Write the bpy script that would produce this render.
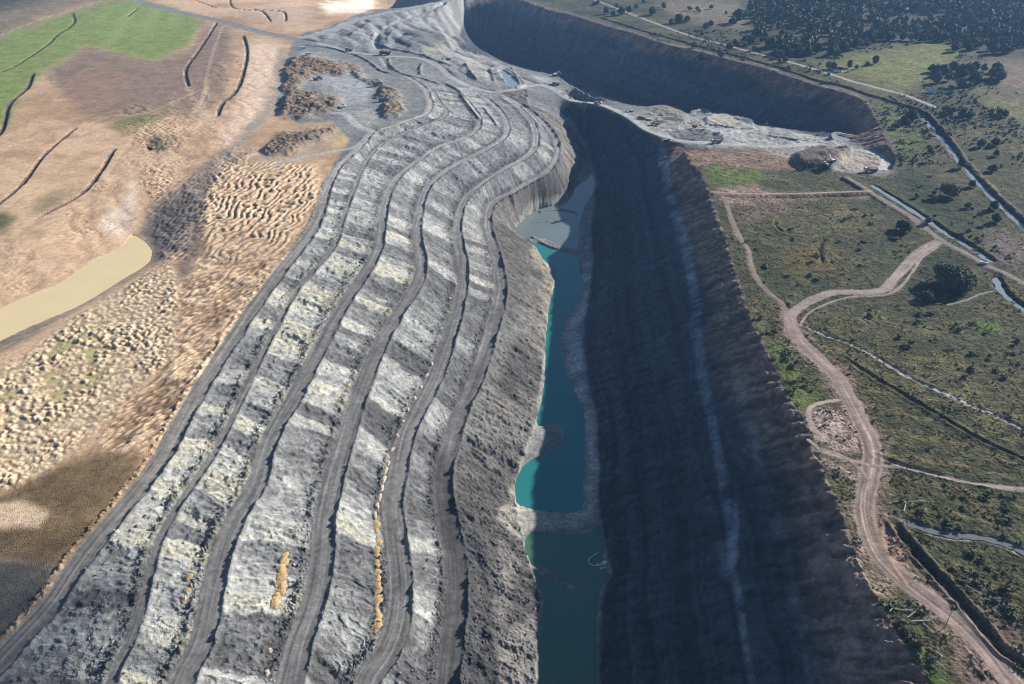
import bpy, bmesh, math, random, time
import numpy as np
from mathutils import Vector, Matrix
T0 = time.time()
R_ = math.radians
# ------------------------------------------------------------------ camera, sky, sun, exposure
sc = bpy.context.scene
for o in list(bpy.data.objects): bpy.data.objects.remove(o)
CH, FPX, W, H = 220.0, 800.0, 1024, 684
HORIZON = -144.0
PITCH = math.atan((H/2 - HORIZON)/FPX)
cd = bpy.data.cameras.new('camera'); cam = bpy.data.objects.new('camera', cd)
sc.collection.objects.link(cam); sc.camera = cam
cam.location = (0, 0, CH); cam.rotation_euler = (math.pi/2 - PITCH, 0, 0)
cd.sensor_width = 36; cd.sensor_fit = 'HORIZONTAL'; cd.lens = 36*FPX/W
cd.clip_start = 1; cd.clip_end = 60000
SUN_EL, SUN_AZ = 22.5, 55.0            # azimuth measured clockwise from +Y
w = bpy.data.worlds.new('World'); sc.world = w; w.use_nodes = True
nt = w.node_tree; bg = nt.nodes['Background']
sky = nt.nodes.new('ShaderNodeTexSky'); sky.sky_type = 'NISHITA'; sky.sun_disc = False
sky.sun_elevation = R_(SUN_EL); sky.sun_rotation = R_(SUN_AZ); sky.air_density = 1.0; sky.dust_density = 0.2; sky.ozone_density = 3.0
nt.links.new(sky.outputs[0], bg.inputs[0]); bg.inputs[1].default_value = 0.05
sd = bpy.data.lights.new('sun', 'SUN'); so = bpy.data.objects.new('sun', sd); sc.collection.objects.link(so)
sd.energy = 5.0; sd.angle = R_(0.53); sd.color = (1.0, 0.95, 0.87)
sdir = Vector((math.sin(R_(SUN_AZ))*math.cos(R_(SUN_EL)), math.cos(R_(SUN_AZ))*math.cos(R_(SUN_EL)), math.sin(R_(SUN_EL))))
so.rotation_euler = (-sdir).to_track_quat('-Z', 'Y').to_euler(); so.location = (200, 300, 400)
vs = sc.view_settings; vs.view_transform = 'Standard'; vs.look = 'None'; vs.exposure = 0.95; vs.gamma = 1; vs.use_curve_mapping = False
sc.cycles.pixel_filter_type = 'BLACKMAN_HARRIS'; sc.cycles.filter_width = 1.05
# ------------------------------------------------------------------ pixel <-> world
cp, sp = math.cos(PITCH), math.sin(PITCH)
def U(px, py, z):
    """world x, y of the photo point (px, py) lying at height z"""
    px = np.asarray(px, float); py = np.asarray(py, float)
    a = px - W/2; b = H/2 - py
    dy = FPX*cp + b*sp; dz = -FPX*sp + b*cp
    t = (np.asarray(z, float) - CH)/dz
    return a*t, dy*t
def P(x, y, z):
    dep = y*cp - (z - CH)*sp; up = y*sp + (z - CH)*cp
    dep = np.maximum(dep, 1.0)
    return W/2 + FPX*x/dep, H/2 - FPX*up/dep
# ------------------------------------------------------------------ noise
def _h(ix, iy, seed):
    n = (ix.astype(np.int64)*374761393 + iy.astype(np.int64)*668265263 + seed*1442695041) & 0xffffffff
    n = ((n ^ (n >> 13))*1274126177) & 0xffffffff
    n = ((n ^ (n >> 16))*2246822519) & 0xffffffff
    return ((n ^ (n >> 15)) & 0xffffff).astype(np.float32)/np.float32(0xffffff)
_TAB = np.random.RandomState(7).rand(64, 257*257).astype(np.float32)
for _t in _TAB: _q = _t.reshape(257, 257); _q[256] = _q[0]; _q[:, 256] = _q[:, 0]
def vnoise(x, y, seed=0):
    x = np.asarray(x, np.float32); y = np.asarray(y, np.float32); T = _TAB[seed % 64]
    ix = np.floor(x); iy = np.floor(y); fx = x - ix; fy = y - iy
    k = (iy.astype(np.int32) & 255)*257 + (ix.astype(np.int32) & 255)
    u = fx*fx*(3-2*fx); v = fy*fy*(3-2*fy)
    a = T[k]; b = T[k+1]; c = T[k+257]; d = T[k+258]
    ab = a + (b-a)*u; return (ab + (c + (d-c)*u - ab)*v)*2 - 1
def fbm(x, y, scale, octv=4, seed=0, gain=0.5):
    """signed fractal noise, feature size = scale metres"""
    x = np.asarray(x, np.float32); y = np.asarray(y, np.float32); s = 0; amp = 1; tot = 0; f = 1.0/scale
    for o in range(octv):
        ca, sa = math.cos(0.6*o+seed), math.sin(0.6*o+seed)
        s = s + amp*vnoise((x*ca + y*sa)*f + 17.3*o, (y*ca - x*sa)*f - 9.1*o, seed + o*7)
        tot += amp; amp *= gain; f *= 2.03
    return s/tot*1.6
def worley(x, y, cell, seed=0, jit=0.85, stretch=1.0, ang=0.0):
    """distance to the nearest jittered point (in cells) and that point's random value"""
    ca, sa = math.cos(ang), math.sin(ang)
    X = (x*ca + y*sa)/(cell*stretch); Y = (y*ca - x*sa)/cell
    ix = np.floor(X).astype(np.int64); iy = np.floor(Y).astype(np.int64)
    best = np.full(X.shape, 9.0, np.float32); rid = np.zeros(X.shape, np.float32)
    for i in (-1, 0, 1):
        for j in (-1, 0, 1):
            a, b = ix+i, iy+j
            qx = a + .5 + (_h(a, b, seed)-.5)*jit; qy = b + .5 + (_h(a, b, seed+1)-.5)*jit
            d = np.hypot(X-qx, Y-qy); m = d < best
            best[m] = d[m]; rid[m] = _h(a, b, seed+2)[m]
    return best, rid
def sst(a, b, x):
    t = np.clip((x-a)/(b-a), 0, 1); return t*t*(3-2*t)
def lerp(a, b, t): return a + (b-a)*t
def catmull(pts, n=5):
    p = np.array(pts, float); q = np.vstack([2*p[0]-p[1], p, 2*p[-1]-p[-2]]); out = []
    for i in range(1, len(q)-2):
        for k in range(n):
            t = k/n; a, b, c, d = q[i-1], q[i], q[i+1], q[i+2]
            out.append(.5*((2*b)+(c-a)*t+(2*a-5*b+4*c-d)*t*t+(3*b-a-3*c+d)*t**3))
    out.append(p[-1]); return np.array(out)
def line(pts, z0=None, z1=None, n=5):
    """photo polyline -> smoothed world polyline (N,3); z per point, or z0..z1 spread along it"""
    pts = np.array(pts, float)
    if pts.shape[1] == 2:
        if z1 is None: z1 = z0
        d = np.r_[0, np.cumsum(np.hypot(*np.diff(pts, axis=0).T))]
        pts = np.c_[pts, z0 + (z1-z0)*d/d[-1]]
    c = catmull(pts, n)
    x, y = U(c[:, 0], c[:, 1], c[:, 2]); return np.c_[x, y, c[:, 2]]
# ------------------------------------------------------------------ traced lines of the place (photo x, y [, height])
WZ = -62.0
R1 = line([(-60,735,0),(-30,697,0),(3,656,0),(50,605,0),(85,553,0),(135,493,0),(163,456,0),(187,411,0),(213,368,0),(233,338,0),(256,303,0),(289,261,0),(315,226,0),(328,187,0),(338,168,0),(350,156,0),(364,142,0),(372,132,0),(387,128,-.5),(406,121,-1),(424,115,-1.5),(430,107,-2),(428,96,-2.5),(422,86,-3),(406,76,-3),(394,71,-3),(385,65,-3),(381,58,-3)])
R2 = line([(160,760,-10),(180,684,-10),(200,643,-10),(210,599,-10),(220,559,-10),(233,523,-10),(256,485,-10),(269,441,-10),(299,388,-10),(323,341,-10),(343,305,-10),(366,271,-10),(378,248,-10),(381,228,-10),(385,205,-10),(391,187,-10),(403,172,-10),(419,160,-10),(438,147,-9.5),(459,140,-9),(473,133,-8.5),(479,124,-8),(477,115,-8),(468,103,-8),(459,92,-7.5),(446,84,-7)])
R3 = line([(270,760,-21),(289,684,-21),(299,643,-21),(313,603,-21),(321,563,-21),(324,523,-21),(331,489,-21),(341,450,-21),(359,395,-21),(379,345,-21),(403,305,-21),(418,280,-21),(421,260,-21),(417,240,-20.5),(417,222,-20),(425,192,-19),(440,175,-18),(462,161,-17),(484,150,-16),(501,140,-15),(507,131,-14.5),(504,118,-13.5),(495,106,-12.5),(482,96,-11.5)])
R4 = line([(345,760,-33),(366,684,-33),(386,653,-33),(397,623,-33),(400,583,-33),(395,539,-33),(391,506,-33),(397,473,-33),(404,441,-33),(415,415,-33),(433,381,-33),(448,341,-33),(458,305,-33),(463,271,-33),(459,245,-32),(457,226,-31),(464,200,-29),(484,181,-27),(506,168,-25),(523,159,-24),(534,149,-23),(536,138,-22),(533,124,-20),(526,115,-18),(516,105,-16),(505,98,-14)])
R5 = line([(444,760,-46),(447,684,-46),(452,640,-46),(456,600,-46),(455,560,-45.5),(448,525,-45),(443,493,-44.5),(444,466,-44),(449,448,-44),(459,415,-44),(476,378,-44),(489,338,-44),(500,297,-43.5),(498,270,-43),(493,248,-42),(487,228,-41),(489,208,-40),(499,198,-39),(512,192,-38),(532,180,-36.5),(546,172,-35),(555,160,-34),(557,148,-32),(553,136,-29),(542,122,-25),(526,109,-21),(509,98,-16),(498,93,-13)])
RB = line([(95,740),(112,680),(130,640),(143,600),(150,570),(157,545),(172,515),(190,488),(212,456),(233,415),(256,366),(276,328),(296,291),(318,266),(335,245),(341,225),(350,200),(362,170),(377,148),(406,132),(438,120),(447,112),(439,101),(433,90)], -5)
HAUL = [R1, RB, R2, R3, R4, R5]; HW = [4.4, 1.5, 4.3, 4.7, 4.9, 4.4]
M_ = line([(100,-12,2),(127,-3,2),(143,2,2),(183,13,1),(217,20,1),(256,31,0),(295,39,0),(322,44,0),(346,51,-1),(386,56,-3),(419,58,-4),(438,66,-6),(448,75,-8),(460,82,-9.5),(478,89,-11.5),(497,92,-13),(519,89,-14),(537,85,-16),(552,88,-18),(572,100,-20),(598,104,-21),(615,110,-20),(631,118,-18),(645,128,-15),(661,135,-12),(680,141,-9),(714,143,-8),(760,146,-8),(789,146,-8),(810,144,-9),(842,148,-9),(874,153,-7),(886,161,-5),(884,170,-3)])
L1 = line([(300,38,0),(333,31,0),(358,20,1),(407,9,2),(441,2,2),(480,-10,2)])
L2 = line([(385,55,-3),(376,45,-3),(382,31,-3),(407,20,-3),(425,13,-3),(445,5,-3)])
L3 = line([(335,113,-1),(345,114,-1),(359,126,-1),(372,131,-1)])
L4 = line([(275,165,0),(300,158,0),(330,152,0),(355,147,0),(366,139,0)])
T1 = line([(725,200),(731,218),(739,236),(748,250),(751,265),(758,280),(769,293),(782,303),(789,315)], 0)
T1b = line([(790,313),(790,321),(798,338),(819,359),(836,376),(848,397),(860,420),(871,444),(872,467),(865,503),(868,529),(879,555),(902,578),(932,601),(958,621),(984,647),(1007,676),(1040,715),(1070,755)], 0)
T2 = line([(791,316),(800,307),(816,298),(836,292),(863,292),(883,290),(893,280),(908,265),(922,252),(938,242)], 0)
T2b = line([(846,177),(860,185),(881,199),(908,215),(930,232),(946,243),(967,254),(987,266),(1004,273),(1024,283),(1060,300)], 0)
T4 = line([(713,192),(741,194),(782,194),(820,193),(868,191)], 0.6)
T5 = line([(560,-14),(600,2),(647,20),(663,26),(685,34),(704,40),(722,44),(740,49),(790,62),(820,71),(837,76),(851,81),(867,85),(882,89),(905,95),(935,107)], 0)
T7 = line([(838,400),(820,403),(810,408),(809,418),(815,430),(824,440)], 0)
C1 = line([(870,185),(877,189),(901,204),(926,220),(946,234),(967,246),(983,257),(997,266)], -1.6)
C1b = line([(993,274),(997,283),(1003,294),(1024,311),(1050,330)], -1.6)
C2 = line([(921,114),(926,121),(935,131),(951,150),(961,163),(985,190),(1010,214),(1030,233)], -1.8)
RG2 = line([(600,17),(630,26.5),(695,45),(768,64),(820,81),(843,86),(867,94),(898,103),(922,111),(935,120),(955,146),(968,165),(1000,198),(1030,224)], 0)
D1 = line([(800,325),(828,338),(845,343),(875,358),(908,378),(941,393),(981,411),(1024,431),(1060,446)], -.9)
D2 = line([(845,360),(861,371),(901,395),(941,418),(981,441),(1024,461),(1060,478)], -.9)
D3 = line([(876,457),(900,466),(918,471),(968,483),(1024,491),(1060,498)], -.9)
S1 = line([(893,517),(905,522),(918,528),(948,536),(975,538),(1001,544),(1024,554),(1060,570)], -1.0)
D4 = line([(893,526),(908,546),(928,569),(955,599),(981,629),(1001,653),(1024,669),(1060,700)], -1.6)
WALLTOP = [(676,141),(681,146),(685,150),(693,166),(701,167),(707,187),(714,205),(721,228),(728,250),(735,271),(741,290),(747,312),(757,332),(766,350),(778,376),(788,400),(803,416),(810,435),(817,458),(830,487),(843,511),(850,539),(860,565),(873,591),(886,614),(902,644),(922,670),(935,690),(960,735),(985,775)]
CREST = line(WALLTOP[2:], 0)
TOE = line([(577,126),(586,140),(592,158),(597,178),(596,200),(592,228),(594,261),(587,311),(584,345),(590,385),(597,415),(600,456),(600,506),(604,540),(612,572),(602,606),(600,684),(598,760)], -59)
FCREST = line([(440,-24),(480,-12),(523,0),(551,10),(577,16),(605,25),(635,33),(656,41),(693,50),(730,59),(768,69),(820,86),(843,92),(857,96),(866,101),(872,110),(881,127),(889,145),(893,160),(892,174)], 0)
FT = [(478,-12),(474,0),(468,18),(460,35),(457,48),(468,54),(491,59),(507,63),(529,70),(554,75),(570,85),(591,95),(628,104),(648,107),(667,108),(690,116),(720,116),(746,123),(770,127),(801,132),(818,137),(840,140),(859,144),(874,149),(884,156)]
def poly_px(pts, z, n=4):
    c = catmull(list(pts)+[pts[0]], n)[:-1]; x, y = U(c[:, 0], c[:, 1], z); return np.c_[x, y]
POND_A = poly_px([(585,151),(590,155),(593,162),(595,179),(594,191),(588,201),(583,211),(579,228),(578,248),(566,247),(556,245),(548,242),(537,238),(526,240),(517,237),(515,229),(525,218),(539,209),(560,203),(573,193),(574,182),(587,179),(589,166),(583,153)], WZ)
POND_B = poly_px([(533,245),(540,243),(553,249),(568,254),(579,258),(579,269),(584,281),(583,290),(578,302),(567,318),(562,335),(562,358),(567,378),(577,395),(584,411),(585,441),(584,470),(583,503),(580,511),(562,513),(525,508),(515,500),(516,483),(524,466),(540,455),(556,448),(564,440),(562,428),(551,423),(540,427),(537,421),(544,385),(545,345),(550,301),(555,281),(552,268),(542,258)], WZ)
POND_C = poly_px([(524,549),(528,535),(540,532),(565,536),(587,534),(600,526),(606,545),(603,561),(610,577),(599,592),(597,640),(596,684),(594,760),(532,760),(537,684),(540,640),(543,606),(541,590),(530,565)], WZ)
POND_M = poly_px([(-60,338),(0,309),(25,297),(45,289),(61,283),(80,269),(96,259),(121,247),(133,235),(148,245),(152,256),(143,267),(123,279),(98,295),(70,310),(41,322),(0,341),(-60,368)], -4.0)
# far wall toe heights from a 41 degree face below the crest
fz = []
for (px, py) in FT:
    zz = np.linspace(-3, -75, 400); x, y = U(px, py, zz)
    d = np.min(np.hypot(x[:, None]-FCREST[None, :, 0], y[:, None]-FCREST[None, :, 1]), 1)
    sgn = np.abs(d*math.tan(R_(41)) + zz); fz.append(float(zz[np.argmin(sgn)]))
FZ = np.array(fz)
# ------------------------------------------------------------------ base heights: a smooth surface through all traced lines
CELL = 0.004
S0, S1_ = math.log(100.0), math.log(2700.0); TH = R_(54)
NS, NT = int((S1_-S0)/CELL)+1, int(2*TH/CELL)+1
acc = np.zeros((NS, NT)); cnt = np.zeros((NS, NT))
def put(x, y, z):
    i = np.round((np.log(np.maximum(np.hypot(x, y), 1))-S0)/CELL).astype(int); j = np.round((np.arctan2(x, y)+TH)/CELL).astype(int)
    ok = (i >= 0) & (i < NS) & (j >= 0) & (j < NT) & (y > 1)
    np.add.at(acc, (i[ok], j[ok]), np.broadcast_to(z, x.shape)[ok]); np.add.at(cnt, (i[ok], j[ok]), 1)
def dense(L, step=0.8):
    o = []
    for a, b in zip(L[:-1], L[1:]):
        n = max(2, int(np.hypot(*(b-a)[:2])/step)); t = np.linspace(0, 1, n, endpoint=False)[:, None]; o.append(a+(b-a)*t)
    o.append(L[-1:]); return np.vstack(o)
def normals(L):
    t = np.gradient(L[:, :2], axis=0); t /= np.maximum(np.linalg.norm(t, axis=1), 1e-6)[:, None]; return np.c_[t[:, 1], -t[:, 0]]
def put_line(L, half=0, dz=0):
    D = dense(L); N = normals(D)
    for o in (np.linspace(-half, half, max(2, int(2*half/1.0))) if half else [0]):
        put(D[:, 0]+N[:, 0]*o, D[:, 1]+N[:, 1]*o, D[:, 2]+dz)
for L, hw in zip(HAUL, HW): put_line(L, hw)
put_line(M_, 3.5); put_line(L1, 6); put_line(L2, 2.5); put_line(L3, 3); put_line(L4, 2.5)
put_line(CREST); N = normals(CREST)
put_line(TOE)
FZ = -np.interp(np.arange(len(FT)), np.arange(len(FT)), -FZ)
fz = []
for (px, py) in FT:                       # lit edge of the floor: where the crest's shadow ends
    zz = np.linspace(-3, -75, 400); x, y = U(px, py, zz)
    d = np.min(np.hypot(x[:, None]-FCREST[None, :, 0], y[:, None]-FCREST[None, :, 1]), 1)
    z = float(zz[np.argmin(np.abs(d*math.tan(R_(22.5)) + zz))])
    fz.append(lerp(max(z, np.interp(px, [457, 530, 640], [-14, -18, -20])), z, float(sst(640, 700, px))))
FEDGE = line(np.c_[np.array(FT), fz][3:]); put_line(FEDGE)
put_line(FCREST); NF = normals(FCREST)
side = -1 if np.mean(NF[:, 0]) > 0 else 1
sel = (FCREST[:, 1] > 760)
dpt = np.interp(FCREST[:, 1], [700, 800, 900, 1000, 1100, 1300, 1900], [8, 20, 40, 60, 72, 78, 72])
BOT = np.c_[FCREST[:, 0]+side*NF[:, 0]*dpt*1.15, FCREST[:, 1]+side*NF[:, 1]*dpt*1.15, -dpt][sel]; put_line(BOT)
PX_F = P(FEDGE[:, 0], FEDGE[:, 1], FEDGE[:, 2])[0]; FN = normals(FEDGE); sg = 1 if np.mean((FN*(BOT[:, :2].mean(0)-FEDGE[:, :2].mean(0))).sum(1)) > 0 else -1
fs = (PX_F > 470) & (PX_F < 672); put_line(np.c_[FEDGE[:, 0]+sg*FN[:, 0]*62, FEDGE[:, 1]+sg*FN[:, 1]*62, np.interp(PX_F, [470, 620, 672], [-74, -70, -52])][fs])
N = normals(FCREST)
put_line(np.c_[FCREST[:, 0]-side*N[:, 0]*25, FCREST[:, 1]-side*N[:, 1]*25, 0*dpt])
def inside(poly, x, y):
    c = np.zeros(x.shape, bool); n = len(poly)
    for i in range(n):
        x0, y0 = poly[i]; x1, y1 = poly[(i+1) % n]
        if y0 == y1: continue
        k = ((y0 > y) != (y1 > y)) & (x < (x1-x0)*(y-y0)/(y1-y0)+x0); c ^= k
    return c
gi, gj = np.meshgrid(np.arange(NS), np.arange(NT), indexing='ij')
GX = np.exp(S0+gi*CELL)*np.sin(gj*CELL-TH); GY = np.exp(S0+gi*CELL)*np.cos(gj*CELL-TH)
for poly, z in ((POND_A, WZ), (POND_B, WZ), (POND_C, WZ), (POND_M, -4.0)):
    b0, b1 = poly.min(0), poly.max(0); k = (GX > b0[0]) & (GX < b1[0]) & (GY > b0[1]) & (GY < b1[1])
    ii = np.zeros_like(k); ii[k] = inside(poly, GX[k], GY[k]); acc[ii] = z; cnt[ii] = 1
for px, py, z in ((0,200,4),(0,20,9),(60,70,7),(120,110,5),(20,240,2),(-60,100,8),(-60,300,0),(0,400,-2),(60,390,-2.2),(120,360,-2),(30,450,-1.5),(0,545,0),(-60,560,0),(230,240,-1),(250,190,-.5),(180,180,0),(150,110,4),(250,90,1),(300,10,3),(200,-20,5),(330,70,-1.5),(340,95,-1.5),(310,90,-1)):
    x, y = U(px, py, z); tt = np.linspace(0, 6.28, 60); q = y*.03
    for f in (0, .3, .6, 1): put(x+np.cos(tt)*q*f, y+np.sin(tt)*q*f, z)
put(np.linspace(-1500, 1500, 3000), np.full(3000, 1950.0), 0.0)
def solve(val, msk, lv):
    n, m = val.shape
    if lv > 0 and min(n, m) > 16:
        n2, m2 = (n+1)//2*2, (m+1)//2*2
        v = np.zeros((n2, m2)); k = np.zeros((n2, m2)); v[:n, :m] = val*msk; k[:n, :m] = msk
        vs_ = v.reshape(n2//2, 2, m2//2, 2).sum((1, 3)); ks = k.reshape(n2//2, 2, m2//2, 2).sum((1, 3))
        c = solve(np.where(ks > 0, vs_/np.maximum(ks, 1e-9), 0), (ks > 0).astype(float), lv-1)
        g = np.repeat(np.repeat(c, 2, 0), 2, 1)[:n, :m]
    else:
        g = np.full((n, m), (val*msk).sum()/max(msk.sum(), 1))
    mb = msk > 0
    for it in range(70 if lv >= 5 else 160):
        g = np.where(mb, val, g); q = np.pad(g, 1, mode='edge')
        g = .25*(q[:-2, 1:-1]+q[2:, 1:-1]+q[1:-1, :-2]+q[1:-1, 2:])
    return np.where(mb, val, g)
BASE = solve(np.where(cnt > 0, acc/np.maximum(cnt, 1), 0), (cnt > 0).astype(float), 6)
def base_at(x, y):
    fi = np.clip((np.log(np.maximum(np.hypot(x, y), 1))-S0)/CELL, 0, NS-1.001); fj = np.clip((np.arctan2(x, y)+TH)/CELL, 0, NT-1.001)
    i = fi.astype(int); j = fj.astype(int); a = fi-i; b = fj-j
    return BASE[i, j]*(1-a)*(1-b)+BASE[i+1, j]*a*(1-b)+BASE[i, j+1]*(1-a)*b+BASE[i+1, j+1]*a*b
# ------------------------------------------------------------------ terrain vertices: rows get wider apart with distance
ys = np.concatenate([np.arange(775, 130, -0.8), np.arange(130, 25, -0.45), np.arange(25, -40, -0.9), np.arange(-40, -92, -5.0)])
rr = (CH+12)/np.tan(PITCH+np.arctan((ys-H/2)/FPX)); rr = np.r_[rr, rr[-1]*1.5]
NR, NC = len(rr), 1000
uu = np.linspace(-1, 1, NC); THr = np.interp(np.log(rr), [math.log(120), math.log(900)], [R_(53), R_(39)])
A = uu[None, :]*THr[:, None]
VX = (rr[:, None]*np.sin(A)).ravel(); VY = (rr[:, None]*np.cos(A)).ravel()
VX = VX.astype(np.float32); VY = VY.astype(np.float32); VZ = base_at(VX, VY).astype(np.float32); far = np.hypot(VX, VY); VZ = VZ*(1-sst(2000, 2600, far))
NV = len(VX)
print('verts', NV, 'base done', time.time()-T0)
class Near: pass
def near(L, maxd, zz=None):
    """distance, along, side (+ = right of travel) and line height for the vertices within maxd of a polyline"""
    b0 = L[:, :2].min(0)-maxd; b1 = L[:, :2].max(0)+maxd
    idx = np.nonzero((VX > b0[0]) & (VX < b1[0]) & (VY > b0[1]) & (VY < b1[1]))[0]
    x = VX[idx]; y = VY[idx]; D = np.full(len(idx), maxd*1.0); AL = np.zeros(len(idx)); SG = np.zeros(len(idx)); Z = np.zeros(len(idx)); s = 0
    for a, b in zip(L[:-1], L[1:]):
        dx, dy = (b-a)[:2]; l = math.hypot(dx, dy)
        if l < 1e-6: continue
        lo = np.minimum(a, b)[:2]-maxd; hi = np.maximum(a, b)[:2]+maxd
        k = np.nonzero((x > lo[0]) & (x < hi[0]) & (y > lo[1]) & (y < hi[1]))[0]
        if len(k):
            qx = x[k]-a[0]; qy = y[k]-a[1]; t = np.clip((qx*dx+qy*dy)/(l*l), 0, 1)
            d = np.hypot(qx-t*dx, qy-t*dy); m = d < D[k]; kk = k[m]
            D[kk] = d[m]; AL[kk] = s+t[m]*l; SG[kk] = np.sign(qx*dy-qy*dx)[m]; Z[kk] = (a[2]+(b[2]-a[2])*t)[m]
        s += l
    k = D < maxd; r = Near(); r.i = idx[k]; r.d = D[k]; r.a = AL[k]; r.s = SG[k]; r.z = Z[k]; r.len = s; return r
def sdf(poly, maxd):
    n = near(np.c_[np.vstack([poly, poly[:1]]), np.zeros(len(poly)+1)], maxd)
    b0, b1 = poly.min(0), poly.max(0)
    idx = np.nonzero((VX > b0[0]-maxd) & (VX < b1[0]+maxd) & (VY > b0[1]-maxd) & (VY < b1[1]+maxd))[0]
    d = np.full(NV, maxd, np.float32); d[n.i] = n.d; ii = inside(poly, VX[idx], VY[idx])
    s = np.full(NV, maxd, np.float32); s[idx] = np.where(ii, -d[idx], d[idx]); return s
# ------------------------------------------------------------------ masks drawn in photo space and draped on the ground
MX0, MY0, MW, MH = -160, -80, 1344, 880
def box_blur(a, r):
    if r < 1: return a
    for ax in (0, 1):
        for _ in range(2):
            p = np.pad(a, [(r+1, r) if q == ax else (0, 0) for q in (0, 1)], mode='edge'); c = np.cumsum(p, axis=ax)
            n = a.shape[ax]; a = (np.take(c, range(2*r+1, 2*r+1+n), ax)-np.take(c, range(0, n), ax))/(2*r+1)
    return a
def pmask(pts, feather=2):
    m = np.zeros((MH, MW), np.float32); p = np.array(pts, float)-[MX0, MY0]; n = len(p)
    for row in range(max(0, int(p[:, 1].min())), min(MH, int(p[:, 1].max())+1)):
        y = row+.5; xs = []
        for i in range(n):
            (x0, y0), (x1, y1) = p[i], p[(i+1) % n]
            if (y0 > y) != (y1 > y): xs.append(x0+(y-y0)*(x1-x0)/(y1-y0))
        xs.sort()
        for a, b in zip(xs[::2], xs[1::2]): m[row, max(0, int(round(a))):max(0, int(round(b)))] = 1
    return box_blur(m, feather)
PXv, PYv = P(VX, VY, VZ)
wx = fbm(VX, VY, 22, 4, 3); wy = fbm(VX, VY, 22, 4, 5)
PXv = PXv.astype(np.float32); PYv = PYv.astype(np.float32); wx = wx.astype(np.float32); wy = wy.astype(np.float32)
def region(pts, feather=2, warp=3.0):
    m = pmask(pts, feather); p = np.array(pts, float); e = feather*2+warp*2.2+3; o = np.zeros(NV, np.float32)
    idx = np.nonzero((PXv > p[:, 0].min()-e) & (PXv < p[:, 0].max()+e) & (PYv > p[:, 1].min()-e) & (PYv < p[:, 1].max()+e))[0]
    if not len(idx): return o
    fx = np.clip(PXv[idx]+wx[idx]*warp-MX0, 0, MW-1.01); fy = np.clip(PYv[idx]+wy[idx]*warp-MY0, 0, MH-1.01)
    i = fy.astype(np.int32); j = fx.astype(np.int32); a = fy-i; b = fx-j; m = m.astype(np.float32)
    o[idx] = m[i, j]*(1-a)*(1-b)+m[i+1, j]*a*(1-b)+m[i, j+1]*(1-a)*b+m[i+1, j+1]*a*b
    return o
# ------------------------------------------------------------------ shaping and colouring the ground
f32 = np.float32
n_a = fbm(VX, VY, 60, 4, 11); n_b = fbm(VX, VY, 9, 4, 12); n_c = fbm(VX, VY, 2.6, 3, 13); n_d = fbm(VX, VY, 0.9, 2, 14)*(.35+.65*sst(620, 300, VY))
COL = np.zeros((NV, 3), f32); DZ = np.zeros(NV, f32)
def setc(m, c, var=0.0, nz=None):
    k = np.nonzero(m > .004)[0]
    if not len(k): return
    c = np.array(c, f32)[None, :]
    if var: c = c*(1+var*(n_b if nz is None else nz)[k])[:, None]
    m = np.clip(m[k], 0, 1)[:, None]; COL[k] = COL[k]*(1-m)+c*m
def mixn(a, b, t): return np.array(a, f32)[None]*(1-t[:, None])+np.array(b, f32)[None]*t[:, None]
def setv(m, c): k = np.nonzero(m > .004)[0]; m = np.clip(m[k], 0, 1)[:, None]; COL[k] = COL[k]*(1-m)+c[k]*m
R1L = [(335,165),(322,187),(309,226),(283,261),(249,303),(226,338),(206,368),(180,411),(155,456),(127,493),(77,553),(42,605),(-5,656),(-160,790)]
LEFTP = [(-160,-80),(430,-80),(441,0),(407,6),(358,16),(333,28),(306,34),(292,45),(287,70),(275,110),(300,125),(330,120),(350,140)]+R1L
FCp = [(440,-24),(480,-12),(523,0),(551,10),(577,16),(605,25),(635,33),(656,41),(693,50),(730,59),(768,69),(820,86),(843,92),(857,96),(866,101),(872,110),(881,127),(889,145),(893,160),(892,174)]
BENCHEDGE = [(884,176),(860,172),(835,172),(800,163),(780,156),(760,150),(720,148),(690,147)]
PITP = [(-160,790)]+R1L[::-1]+[(350,140),(330,120),(300,125),(275,110),(287,70),(292,45),(306,34),(333,28),(358,16),(407,6),(441,0),(441,-24)]+FCp+BENCHEDGE+WALLTOP[1:]+[(985,800)]
m_left = region(LEFTP, 1, 2); m_pit = region(PITP, 1, 1.0)
m_right = np.clip(1-m_left-m_pit, 0, 1)
# right-hand scrubland
g = fbm(VX, VY, 35, 5, 21); g2 = fbm(VX, VY, 6, 4, 22); g3 = fbm(VX, VY, 1.8, 3, 23)
scrub = mixn((.052,.061,.025), (.115,.104,.043), sst(-.6, .7, g*.6+g2*.6)); scrub = scrub*(1+.45*sst(.2, .8, fbm(VX, VY, 14, 4, 27)))[:, None]
scrub = scrub*(1-sst(.25, .8, g2*.5+g3*.7)[:, None]*.55)
scrub = np.where((g3 > .55)[:, None] & (g2 > 0)[:, None], scrub*1.5+np.array([.02,.015,.006], f32), scrub)
COL[:] = scrub
far_mask = sst(700, 1000, VY)
ff = fbm(VX, VY, 45, 5, 25); f2 = fbm(VX, VY, 11, 4, 26); setv(far_mask*m_right, mixn((.045,.052,.024), (.125,.12,.048), sst(-.4, .6, ff+.5*f2))); setc(far_mask*m_right*sst(.1, .6, f2+.4*ff)*.6, (.04,.05,.024))
DZ += m_right*(.25*g2+.28*np.maximum(g3, -.3)+.5*g)
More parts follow.
